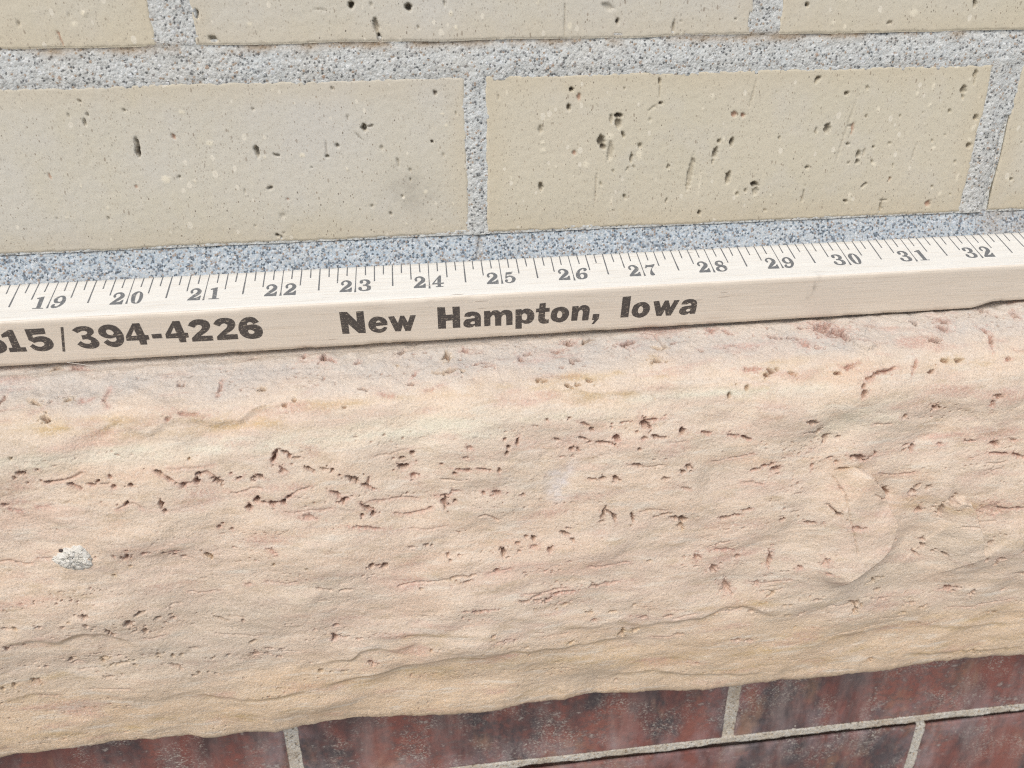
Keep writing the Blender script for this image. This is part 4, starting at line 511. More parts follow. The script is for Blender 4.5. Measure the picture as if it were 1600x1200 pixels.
LEDGES = [[.055,.22,-4.691,2.783,-4.274,2.713,-4.086,2.582,-3.869,2.77,-3.73,2.814,-3.484,2.646,-3.325,2.632,-2.848,2.728,-2.564,2.698,-2.358,2.558,-2.114,2.514,-1.868,2.458],[.05,.3,-2.454,6.942,-2.144,6.87,-1.495,6.805,-1.365,6.632,-1.098,6.599,-.849,6.695,-.655,6.65,-.43,6.553],[.07,.35,-2.234,7.43,-1.44,7.229,-1.049,7.198,-.802,7.144,-.307,7.005,.057,6.923,.429,7.012,.924,6.872,1.195,7.021,1.423,6.963,1.926,6.946,2.433,6.945,2.737,6.929,3.084,7.104],[.06,.3,1.704,6.471,2.206,6.582,2.498,6.466,2.653,6.529,2.915,6.652,3.071,6.688,3.319,6.62,3.793,6.569,4.041,6.502,4.234,6.416,4.686,6.474,4.973,6.627,5.209,6.764],[.07,.3,-6.193,5.819,-5.776,5.826,-5.485,5.912,-5.199,5.781,-4.826,5.829,-4.613,5.954,-4.425,6.168],[.06,.25,2.4,7.884,3.3,7.824,3.718,7.969,5.268,8.129],[.05,.2,7.5,7.988,7.67,7.98,8.567,8.147,9.03,8.185,9.548,8.14,9.917,8.162],[.04,.3,-1.172,6.353,-.609,6.363,-.041,6.372,.533,6.45,.922,6.721],[.05,.3,-3.908,7.26,-3.194,7.46,-2.524,7.446,-2.137,7.43],[.03,.2,-6.559,7.04,-6.189,6.981,-5.92,6.966,-5.687,7.083],[.04,.2,.938,8.116,1.458,7.971,1.889,8.16],[.03,.25,6.084,7.326,6.972,7.343,7.492,7.21,8.481,7.48,9.651,7.517],[.03,.25,3.923,2.685,4.1,2.782,4.469,2.764,4.697,2.838],[.035,.25,1.442,2.511,1.7,2.549,2.041,2.661,2.658,2.703,2.832,2.783]]
FLAKES = [[.18,.45,5.919,4.06,6.235,4.212,6.418,4.44,6.553,4.723,6.712,4.994,6.703,5.223,6.643,5.452,6.468,5.614,6.271,5.777,6.089,5.908,5.91,6.215],[.12,.45,7.521,4.789,7.845,4.763,8.001,5.003,8.165,5.392,8.237,5.678,8.326,5.812],[.06,.4,6.257,2.326,6.059,2.389,5.945,2.264,5.893,2.043,5.809,1.895]]
OCHRE = [(-6.0, -1.2, 2.72, .20, .9), (-2.0, 1.0, 2.55, .14, .6), (.9, 3.2, 2.45, .16, .9), (3.5, 5.5, 2.42, .14, .4), (7.0, 9.8, 2.62, .16, .7), (-7.5, -4.6, 6.65, .2, .8),
         (-3.0, 3.0, 7.35, .30, .9), (-7.2, -2, 7.9, .25, .8), (1.5, 6.0, 7.55, .3, .8), (5.0, 10.0, 7.3, .25, .8), (6.2, 8.4, 4.9, .3, .6), (3.5, 6.5, 6.45, .2, .7), (8.2, 10.3, 5.6, .3, .6), (3.2, 10, 7.95, .2, .8)]
BUMPS = [[6.06,5.159,.577,.823,.1],[7.22,5.333,.468,.728,-.13],[7.819,5.216,.391,.481,.03],[6.554,4.484,.283,.241,-.06],[1.486,3.991,.534,.502,-.03],[-.328,3.266,.513,.83,-.07],[.434,3.513,.391,.761,.04],[-1.737,3.065,.504,.271,-.03],[-3.723,2.566,.493,.217,.05],[5.459,3.618,.456,.403,-.07],[4.95,3.238,.359,.29,.04],[6.152,2.83,.72,.431,.06],[7.016,3.637,.555,.511,-.05],[6.094,2.254,.365,.224,.03],[-4.468,5.673,.713,.344,.05],[-.8,6.404,.569,.274,.04],[.432,6.723,.583,.271,.05],[2.863,6.017,.771,.525,.04],[4.37,6.069,.587,.538,-.03],[-3.337,5.636,.54,.461,-.03],[1.86,5.077,.831,.449,.03],[-4.846,3.449,.659,.449,-.03],[8.762,6.326,.614,.878,.04]]
PALE = [(-6.8, -.6, 3.06, .12, .9), (-1.2, .9, 3.02, .22, .9), (2.6, 5.4, 2.83, .07, .9), (5.2, 6.6, 3.3, .3, .6), (.5, 2.6, 2.95, .1, .5), (-2.4, -.6, 5.4, .25, .3)]
TOPS = (1.621, 3.952)

def dense(P, n=24):
    P = np.array(P); Q = np.vstack([2 * P[0] - P[1], P, 2 * P[-1] - P[-2]]); out = []
    for i in range(1, len(Q) - 2):
        t = np.linspace(0, 1, n, endpoint=False)[:, None]
        p0, p1, p2, p3 = Q[i - 1], Q[i], Q[i + 1], Q[i + 2]
        out.append(.5 * ((2 * p1) + (-p0 + p2) * t + (2 * p0 - 5 * p1 + 4 * p2 - p3) * t * t + (-p0 + 3 * p1 - 3 * p2 + p3) * t ** 3))
    out.append(P[-1:]); return np.vstack(out)

def poly_dist(X, S, pts, rad):
    """distance to a polyline, the parameter along it, and the signed side, within rad"""
    pts = np.array(pts)
    m = (X > pts[:, 0].min() - rad) & (X < pts[:, 0].max() + rad) & (S > pts[:, 1].min() - rad) & (S < pts[:, 1].max() + rad)
    x, s = X[m], S[m]
    best = np.full(x.shape, 9.); par = np.zeros(x.shape); side = np.zeros(x.shape)
    n = len(pts) - 1
    for i in range(n):
        a, b = pts[i], pts[i + 1]; v = b - a; L = float(v @ v) + 1e-12
        t = np.clip(((x - a[0]) * v[0] + (s - a[1]) * v[1]) / L, 0, 1)
        dx, ds = x - a[0] - t * v[0], s - a[1] - t * v[1]
        d = np.sqrt(dx * dx + ds * ds); k = d < best
        best = np.where(k, d, best); par = np.where(k, (i + t) / n, par); side = np.where(k, v[0] * ds - v[1] * dx, side)
    return m, best, par, side

def build_sill():
    D = dense(PROF); SLn = np.r_[0, np.cumsum(np.linalg.norm(np.diff(D, axis=0), axis=1))]
    xs = np.concatenate([np.linspace(-26, -7.4, 150, endpoint=False), np.linspace(-7.4, 10.5, 1290, endpoint=False), np.linspace(10.5, 28, 150)])
    ss = np.concatenate([np.linspace(0, 1.25, 24, endpoint=False), np.linspace(1.25, 8.35, 520, endpoint=False), np.linspace(8.35, SLn[-1], 24)])
    X, S = np.meshgrid(xs, ss)
    y0 = np.interp(ss, SLn, D[:, 0]); z0 = np.interp(ss, SLn, D[:, 1])
    ty = np.gradient(y0, ss); tz = np.gradient(z0, ss); tl = np.hypot(ty, tz)
    ny, nz = tz / tl, -ty / tl                                       # outward normal: left of travel, towards the street
    Y = y0[:, None] + 0 * X
    Zz = z0[:, None] + .0125 * np.clip(X, -9, 12) * np.clip((3.2 - S) / 1.2, 0, 1)
    front = sstep(1.9, 2.9, S)                                       # 0 on the tooled wash, 1 on the rock face
    low = sstep(6.6, 7.4, S)
    wx = X + .25 * fbm(X * .8, S * .8, 200, 3)
    ws = S + .18 * fbm(X * .6 + 9, S * .9, 210, 3)
    # broad hewn relief, bedding ripples, sandy surface
    d = front * (.17 * fbm(wx * .28, ws * .42, 220, 3) + .048 * fbm(wx * .7, ws * 1.1, 230, 2))
    bil = fbm(wx * .75 + 5, ws * 1.25, 235, 3)
    d += front * (1 - .45 * low) * .046 * (np.sqrt(bil * bil + .0016) - .25)
    bil = fbm(wx * 1.9 + 2, ws * 3.0, 237, 2)
    d += front * (1 - .6 * low) * .009 * np.sqrt(bil * bil + .004)
    for (bx, bs, rx, rs, h) in BUMPS:
        d += 1.4 * h * np.exp(-((wx - bx) / rx) ** 2 - ((ws - bs) / rs) ** 2)
    d += low * .016 * fbm(wx * .8, ws * 1.4, 240, 3)
    d += (.5 + .5 * front) * .009 * fbm(X * 2.2, S * 4.0, 250, 4)
    d += .0055 * fbm(X * 9, S * 11, 260, 3) + .003 * fbm(X * 30, S * 32, 270, 2)
    d += (1 - front) * (.03 * fbm(X * 1.6, S * 2, 280, 3) + .026 * fbm(X * 5, S * 6, 285, 4))
    pits_zone = np.clip(fbm(X * .9, S * 3.4, 290, 3) * 2.2 - .25, 0, 1)
    # worm-holed seams between the beds: many small vugs where the zone mask is high
    vug = fbm(X * 13, S * 22, 300, 2)
    wz = np.clip(fbm(X * 1.4 + 8, S * 3, 295, 3) * 2.4 + .05, 0, 1) * sstep(1.55, 1.75, S) * (1 - sstep(2.1, 2.5, S))
    vk = sstep(.34, .52, vug) * np.maximum(pits_zone * sstep(2.7, 3.2, S), wz)
    d -= (.04 + .03 * (1 - front)) * vk
    pink = np.clip(vk * .8, 0, 1); stain_shade = np.clip(vk * .45, 0, 1)
    pinkz = np.clip(fbm(X * .8 + 4, S * 2.8, 310, 4) * 1.6 - .36, 0, .6) * sstep(1.2, 1.6, S)
    pink = np.maximum(pink, pinkz)
    # scallop ledges along the bed planes: everything below the lip is set back
    och_l = []
    for c in LEDGES:
        h, dec = c[0], c[1]
        lp = np.array(c[2:]).reshape(-1, 2)
        m = (X > lp[0, 0] - .05) & (X < lp[-1, 0] + .05) & (S > lp[:, 1].min() - .5) & (S < lp[:, 1].max() + 1.6)
        x, s = X[m], S[m]
        lx = np.linspace(lp[0, 0], lp[-1, 0], 400)
        ly = np.interp(lx, lp[:, 0], lp[:, 1])
        kw = max(3, int(.16 / (lx[1] - lx[0])) | 1)
        ly = np.convolve(np.pad(ly, kw // 2, mode='edge'), np.hanning(kw + 2)[1:-1] / np.hanning(kw + 2)[1:-1].sum(), 'valid')
        sl = np.interp(x, lx, ly) + .035 * fbm(x * 4, x * 0 + 1.5, 330, 3)
        t = (x - lp[0, 0]) / (lp[-1, 0] - lp[0, 0])
        win = sstep(0, .12, t) * (1 - sstep(.88, 1, t))
        q = s - sl
        och_l.append((m, win * np.clip(1.1 - .9 * t * 0, 0, 1) * sstep(-.03, .03, q) * np.exp(-np.clip(q, 0, 9) / .10) * np.clip(.55 + 1.2 * fbm(x * 2.1, s * 3, 337, 3), 0, 1)))
        d[m] += win * h * (.4 * np.exp(-np.abs(q) / .2) - 1.1 * sstep(-.03, .11, q) * np.exp(-np.clip(q, 0, 9) / dec)) * (.75 + .6 * fbm(x * 1.8, x * 0 + 7.5, 335, 2))
    ochre = np.zeros_like(X)
    for i, (x0, x1, s0, w, a) in enumerate(OCHRE):
        k = sstep(x0 - .4, x0 + .6, X) * (1 - sstep(x1 - .6, x1 + .4, X)) * np.exp(-((S - s0 - .16 * fbm(X * .9, S * .2, 340 + i, 3)) / (w * .5)) ** 2) * np.clip(.45 + 1.5 * fbm(X * 1.3, S * 6, 350 + i, 3), 0, 1)
        ochre = np.maximum(ochre, a * k)
    for m, v in och_l:
        ochre[m] = np.maximum(ochre[m], v)
    pale = np.zeros_like(X)
    for i, (x0, x1, s0, w, a) in enumerate(PALE):
        k = sstep(x0 - .3, x0 + .4, X) * (1 - sstep(x1 - .4, x1 + .3, X)) * np.exp(-((S - s0 - .05 * fbm(X * .7, S * .2, 360 + i, 3)) / w) ** 2)
        pale = np.maximum(pale, a * k)
    # the quartz-white chip scar in the middle of the face
    qx, qs = X - TOPS[0] + .03 * fbm(X * 7, S * 7, 470, 3), S - TOPS[1] + .04 * fbm(X * 6, S * 6, 475, 3)
    k = sstep(-.26, -.12, qx) * (1 - sstep(.02, .24, qx + .25 * qs)) * sstep(-.36, -.1, qs + .3 * qx) * (1 - sstep(.2, .42, qs - .2 * qx))
    quartz = k * np.clip(.3 + 1.1 * fbm(X * 4, S * 4, 480, 3), 0, .7); d -= .012 * k
    # flakes: proud on one side of the curve
    for c in FLAKES:
        m, dd, par, side = poly_dist(X, S, np.array(c[2:]).reshape(-1, 2), 1.1)
        win = sstep(0, .1, par) * (1 - sstep(.9, 1, par))
        sg = np.where(side > 0, dd, -dd) + .02 * fbm(X[m] * 6, S[m] * 6, 380, 2)
        d[m] += win * c[0] * (np.where(sg > 0, np.exp(-np.clip(sg, 0, 9) / c[1]), 0) * .8 - np.where(sg <= 0, np.exp(-np.clip(-sg, 0, 9) / (c[1] * .7)), 0) * .6) * np.clip(dd / .012, 0, 1)
    # traced pits and cracks
    for (x, s, rx, rs, a, dep, pk) in PITS:
        R = max(rx, rs) * 2.4 + .1
        i0, i1 = np.searchsorted(ss, (s - R, s + R)); j0, j1 = np.searchsorted(xs, (x - R, x + R))
        if i1 <= i0 or j1 <= j0:
            continue
        u, v = X[i0:i1, j0:j1] - x, S[i0:i1, j0:j1] - s
        ca, sa = math.cos(a), math.sin(a)
        p, q = u * ca + v * sa, -u * sa + v * ca
        wn_ = noise2((u + x) * 13, (v + s) * 15, 400) * .9 + noise2((u + x) * 34, (v + s) * 34, 401) * .7
        r = np.sqrt((p / max(rx * 1.08, .021)) ** 2 + (q / max(rs * 1.12, .019)) ** 2) * (1 + wn_)
        k = 1 - sstep(.45, 1.05, r)
        size = min(1.0, .55 + min(rx, rs) / .06)
        d[i0:i1, j0:j1] -= k * dep * .072 * size
        halo = 1 - sstep(.5, 2.6, r)
        pink[i0:i1, j0:j1] = np.maximum(pink[i0:i1, j0:j1], halo * min(1.2, pk) * .62)
        ochre[i0:i1, j0:j1] = np.maximum(ochre[i0:i1, j0:j1], halo * (.5 if pk < .3 else 0))
        stain_shade[i0:i1, j0:j1] = np.maximum(stain_shade[i0:i1, j0:j1], k * min(1, .34 * dep) * .85)  # stain darkens with pit depth, painting in some of the pit's shade
    cr_ = np.random.default_rng(12)
    seams = []
    for k in range(64):
        s0 = cr_.choice([2.45, 3.35, 3.45, 3.75, 3.95, 4.3, 4.55, 5.3, 5.4, 5.85, 6.0, 6.4, 6.6, 7.0]) + cr_.normal(0, .07)
        x0 = cr_.uniform(-7.2, 10); L = cr_.uniform(.12, .7)
        n_ = 7
        px_ = x0 + np.linspace(0, L, n_); ps_ = s0 + np.cumsum(cr_.normal(0, .016, n_)) - .02 * np.linspace(0, L, n_)
        seams.append([.007, cr_.uniform(.5, 1.3), cr_.uniform(.2, .9)] + [float(q) for ab in zip(px_, ps_) for q in ab])
    for c in CRACKS + seams:
        w, dep, pk = c[0], c[1], c[2]
        pts = np.array(c[3:]).reshape(-1, 2)
        m, dd, par, side = poly_dist(X, S, pts, .3)
        dd = dd + .012 * noise2(X[m] * 18, S[m] * 18, 420)
        wv = max(w, .007) * (1 + .8 * noise2(X[m] * 6, S[m] * 6, 421))
        k = np.exp(-(dd / (wv + .002)) ** 2) * sstep(0, .05, par) * (1 - sstep(.95, 1, par))
        d[m] -= k * dep * .028
        stain_shade[m] = np.maximum(stain_shade[m], k * .22 * min(1, dep / 1.6))
        pink[m] = np.maximum(pink[m], np.exp(-(dd / .045) ** 2) * pk * .6)
    # ragged lower arris
    d += sstep(7.85, 8.2, S) * .04 * fbm(X * 2.2, X * 0 + 3.3, 430, 4)
    d *= sstep(.0, .4, S) * (1 - sstep(8.9, SLn[-1], S))
    # the stick beds on the wash: keep the wash under it low
    under = (1 - sstep(1.5, 1.72 + .08 * fbm(X * 3, X * 0, 450, 3), S))
    d = np.where(S < 1.9, d * (1 - under) + np.minimum(d, -.004) * under - .07 * under, d)
    d += .075 * sstep(8.1, 8.7, X) * (1 - sstep(1.5, 2.1, S))          # the wash swells under the stick's cut-away end
    P = np.stack([X, Y + d * ny[:, None], Zz + d * nz[:, None]], -1)
    at = dict(pink=np.clip(pink, 0, 1).ravel(), stain_shade=np.clip(stain_shade, 0, 1).ravel(), ochre=np.clip(ochre, 0, 1).ravel(), pale=np.clip(pale, 0, 1).ravel(), quartz=quartz.ravel(), bed=(sstep(6.5, 7.3, S + .35 * fbm(X * .7, S * 1.2, 445, 3))).ravel(), rosy=np.clip(np.exp(-((S - 5.3) / 1.1) ** 2) * (.55 + 1.3 * fbm(X * .45, S * .9, 447, 3)), 0, 1).ravel(),
              wash=((1 - sstep(2.0, 2.7, S + .3 * fbm(X * 1.2, S * 1.2, 440, 3)))).ravel())
    root = thing('stone_sill', 'pitted pinkish tan rock-faced stone sill carrying the wooden yardstick', 'sill')
    root['kind'] = 'thing'
    F = grid_faces(len(ss), len(xs))
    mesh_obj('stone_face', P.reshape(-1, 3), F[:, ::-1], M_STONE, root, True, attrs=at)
    return root, xs, ss, P, ny, nz
sill, SX, SS, SP_, SNY, SNZ = build_sill()

def on_stone(x, s, lift=0.):
    j = np.clip(np.searchsorted(SX, x), 0, len(SX) - 1); i = np.clip(np.searchsorted(SS, s), 0, len(SS) - 1)
    p = SP_[i, j].copy()
    p[..., 1] += lift * SNY[i]; p[..., 2] += lift * SNZ[i]
    return p

def mortar_patch():
    out = np.array([[-5.248,4.498],[-5.188,4.454],[-5.097,4.401],[-5.057,4.355],[-4.938,4.317],[-4.815,4.305],[-4.755,4.36],[-4.72,4.438],[-4.697,4.528],[-4.721,4.627],[-4.798,4.678],[-4.954,4.687],[-5.088,4.648],[-5.192,4.566]])
    c = out.mean(0)
    # resample the outline
    seg = np.vstack([out, out[:1]]); L = np.r_[0, np.cumsum(np.linalg.norm(np.diff(seg, axis=0), axis=1))]
    t = np.linspace(0, L[-1], 120, endpoint=False)
    o = np.stack([np.interp(t, L, seg[:, 0]), np.interp(t, L, seg[:, 1])], -1)
    o += (fbm(o[:, 0] * 14, o[:, 1] * 14, 500, 2) * .03)[:, None]
    rings = []
    for k, f in enumerate(np.linspace(1, .03, 26)):
        q = c + (o - c) * f
        h = .005 + .022 * (1 - f ** 6) + .007 * fbm(q[:, 0] * 14, q[:, 1] * 14, 510, 2) * (1 - f ** 4)
        p = on_stone(q[:, 0], q[:, 1])
        i = np.clip(np.searchsorted(SS, q[:, 1]), 0, len(SS) - 1)
        h = h - (.03 if k == 0 else 0)
        p[:, 1] += h * SNY[i]; p[:, 2] += h * SNZ[i]
        rings.append(p)
    P = np.vstack(rings); n = 120; F = []
    a = np.arange(n); b = (a + 1) % n
    F = np.vstack([np.stack([k * n + a, k * n + b, (k + 1) * n + b, (k + 1) * n + a], -1) for k in range(25)])
    mo = mesh_obj('mortar_patch', P, F, M_DAB, sill, True, attrs=dict(stain=np.zeros(len(P))))
    mo['label'] = 'crusty whitish dab of mortar stuck to the stone'
    # dark pebble at its edge
    pc = on_stone(np.array([(-5.075, 4.373)[0]]), np.array([(-5.075, 4.373)[1]]), .02)[0]
    V, Fs = [], []
    for i in range(7):
        for j in range(10):
            th, ph = math.pi * i / 6, 2 * math.pi * j / 10
            V.append(pc + np.array([.032 * math.sin(th) * math.cos(ph), .018 * math.cos(th), .026 * math.sin(th) * math.sin(ph)]))
    for i in range(6):
        for j in range(10):
            Fs.append((i * 10 + j, i * 10 + (j + 1) % 10, (i + 1) * 10 + (j + 1) % 10, (i + 1) * 10 + j))
    nm = NT('dark_pebble'); mp = nm.out(nm.ramp(nm.noise(900), [(.3, (.05, .04, .04)), (.7, (.12, .09, .08))]), .6)
    mesh_obj('pebble', V, Fs, mp, sill)
mortar_patch()

# ------------------------------------------------------------------ red brick wall below
low = thing('red_brick_wall', 'dark red glazed brick wall with thin pale joints beneath the stone sill', 'wall')
low['kind'] = 'thing'
YR = -.60
RZT, RZB = -9.60, -9.86                     # the bed joint that shows
rows = [(RZT, -7.32, [(-11.0, -2.98), (-2.74, 5.11), (5.34, 13.2)], 1), (RZB - 2.28, RZB, [(-14.9, -7.2), (-6.98, .92), (1.14, 9.16), (9.36, 17.2)], 1), (RZB - 4.8, RZB - 2.52, [(-11, -2.95), (-2.72, 5.1), (5.33, 13.2)], 0)]
for z0, z1, row, fine in rows:
    for x0, x1 in row:
        sd += 17
        r = np.random.default_rng(sd)
        pits = [(r.uniform(x0, x1), r.uniform(z0, z1), *r.uniform(.01, .03, 2), 0., r.uniform(.2, .8), 0) for k in range(60)]
        brick('brick', x0, x1, z0, z1, YR, 3.5, .03 if fine else .12, M_RED, low, pits, sd, es=.5, edge_w=.75, rough=.008, wob=.012, cr=.035)
def red_mortar():
    xs = np.linspace(-14.9, 17.2, 1300); zs = np.concatenate([np.linspace(-7.2, -9.4, 50, endpoint=False), np.linspace(-9.4, -10.1, 44, endpoint=False), np.linspace(-10.1, -14.7, 60)])
    X, Z = np.meshgrid(xs, zs)
    y = YR + .03 + .02 * fbm(X * 2.2, Z * 3, 600, 3) + .012 * fbm(X * 11, Z * 11, 610, 2)
    for zt, zb in ((RZT, RZB),):
        t = (zt - Z) / (zt - zb)
        inb = (t > -.1) & (t < 1.1)
        y = np.where(inb, YR - .02 + .13 * sstep(.45, .8, t + .25 * fbm(X * .9, Z * 0, 620, 3)) + .016 * fbm(X * 4, Z * 6, 630, 3) + .01 * fbm(X * 14, Z * 14, 640, 2), y)
    mesh_obj('mortar', np.stack([X, y, Z], -1).reshape(-1, 3), grid_faces(len(zs), len(xs)), M_GROUT, low, True, attrs=dict(stain=np.clip(.1 + .5 * fbm(X * 2, Z * 2, 650, 3), 0, .5).ravel()))
red_mortar()

# ------------------------------------------------------------------ yardstick
WT, WF, ALPHA, YAW, ROLL = (0.79568, 0.77447, 0.31034, -0.01425, -0.00877)
stick = thing('yardstick', 'square wooden yardstick printed with inch numerals and a phone number, lying on the sill', 'yardstick')
# local frame: x along the stick (inches from the 24 mark), u outwards across the scale face, v down the front face
ca, sa = math.cos(ALPHA), math.sin(ALPHA)
Smat = np.array((Matrix.Rotation(YAW, 3, 'Z') @ Matrix.Rotation(ROLL, 3, 'Y')))
def stick_pt(x, u, v):
    x, u, v = np.broadcast_arrays(np.asarray(x, float), u, v)
    return np.stack([x, -u * ca + v * sa, -u * sa - v * ca], -1) @ Smat.T

def build_stick():
    xs = np.concatenate([np.linspace(-24, -7, 60, endpoint=False), np.linspace(-7, 9.6, 640, endpoint=False), np.linspace(9.6, 12, 40)])
    n = 12
    base, fm = [], []
    rr = .016
    def side(a, b, m):
        for k in range(n):
            base.append((a[0] + (b[0] - a[0]) * k / n, a[1] + (b[1] - a[1]) * k / n)); fm.append(m)
    # corners (u,v): top-back, top-front, bottom-front, bottom-back, each with a small arris
    side((rr, 0), (WT - rr, 0), 0); side((WT - rr, 0), (WT, rr), 1); side((WT, rr), (WT, WF - rr), 1); side((WT, WF - rr), (WT - rr, WF), 1)
    side((WT - rr, WF), (rr, WF), 1); side((rr, WF), (0, WF - rr), 1); side((0, WF - rr), (0, rr), 1); side((0, rr), (rr, 0), 0)
    B = np.array(base); K = len(B)
    Xg, Kg = np.meshgrid(xs, np.arange(K), indexing='ij')
    U, V = B[Kg, 0].copy(), B[Kg, 1].copy()
    # hand-hold taper near the far end: the lower side is cut up
    rise = .105 * sstep(8.0, 8.36, Xg)
    V = V - rise * sstep(.2, 1, V / WF)
    # nicked arrises
    nick = np.clip(fbm(Xg * 3.3, Kg * 0 + .5, 700, 4) - .05, 0, 1) * .05 + .006 * fbm(Xg * 14, Kg * 0 + 2.2, 720, 3)
    cb = np.exp(-(((B[:, 0] - WT) / .02) ** 2 + ((B[:, 1] - WF) / .02) ** 2))[Kg]
    ct = np.exp(-(((B[:, 0] - WT) / .016) ** 2 + ((B[:, 1]) / .016) ** 2))[Kg]
    V -= cb * nick * .55; U -= cb * nick * .3
    nk2 = np.clip(fbm(Xg * 1.7 + 30, Kg * 0 + .5, 740, 4) - .12, 0, 1) * .05
    V += ct * nk2 * .5; U -= ct * nk2 * .5
    P = stick_pt(Xg, U, V).reshape(-1, 3)
    i = np.arange(len(xs) - 1)[:, None] * K + np.arange(K)[None, :]
    j = np.arange(len(xs) - 1)[:, None] * K + (np.arange(K)[None, :] + 1) % K
    F = np.stack([i, i + K, j + K, j], -1).reshape(-1, 4)
    fmat = np.tile(np.array(fm), len(xs) - 1)
    # end caps
    caps = [tuple(range(K)), tuple((len(xs) - 1) * K + k for k in range(K - 1, -1, -1))]
    # a scuffed dirty mark on the front face
    gr = np.exp(-((Xg - 5.42 + .16 * (V - .2)) / .035) ** 2) * np.exp(-((V - .2) / .2) ** 2) * (B[Kg, 0] > WT - .02) * np.clip(.3 + 1.2 * fbm(Xg * 12, V * 16, 760, 3), 0, 1) * .9
    faces = [tuple(int(q) for q in f) for f in F] + caps
    o = mesh_obj('stick', P, faces, None, stick, True, attrs=dict(grime=gr.ravel()), mats=[M_WOODT, M_WOODF], fmat=list(fmat) + [1, 1])
    for f in caps:
        pass
    return o
body = build_stick()

def smooth_loop(pts, n=5):
    """closed outline: (x, v, corner) -> smooth curve through the points, sharp at corners"""
    out = []; N = len(pts)
    for i in range(N):
        p1, p2 = pts[i], pts[(i + 1) % N]
        if p1[2] and p2[2]:
            out.append(p1[:2]); continue
        p0 = pts[i - 1] if not p1[2] else p1
        p3 = pts[(i + 2) % N] if not p2[2] else p2
        for k in range(n):
            t = k / n
            out.append(tuple(.5 * ((2 * p1[q]) + (-p0[q] + p2[q]) * t + (2 * p0[q] - 5 * p1[q] + 4 * p2[q] - p3[q]) * t * t + (-p0[q] + 3 * p1[q] - 3 * p2[q] + p3[q]) * t ** 3) for q in (0, 1)))
    return out

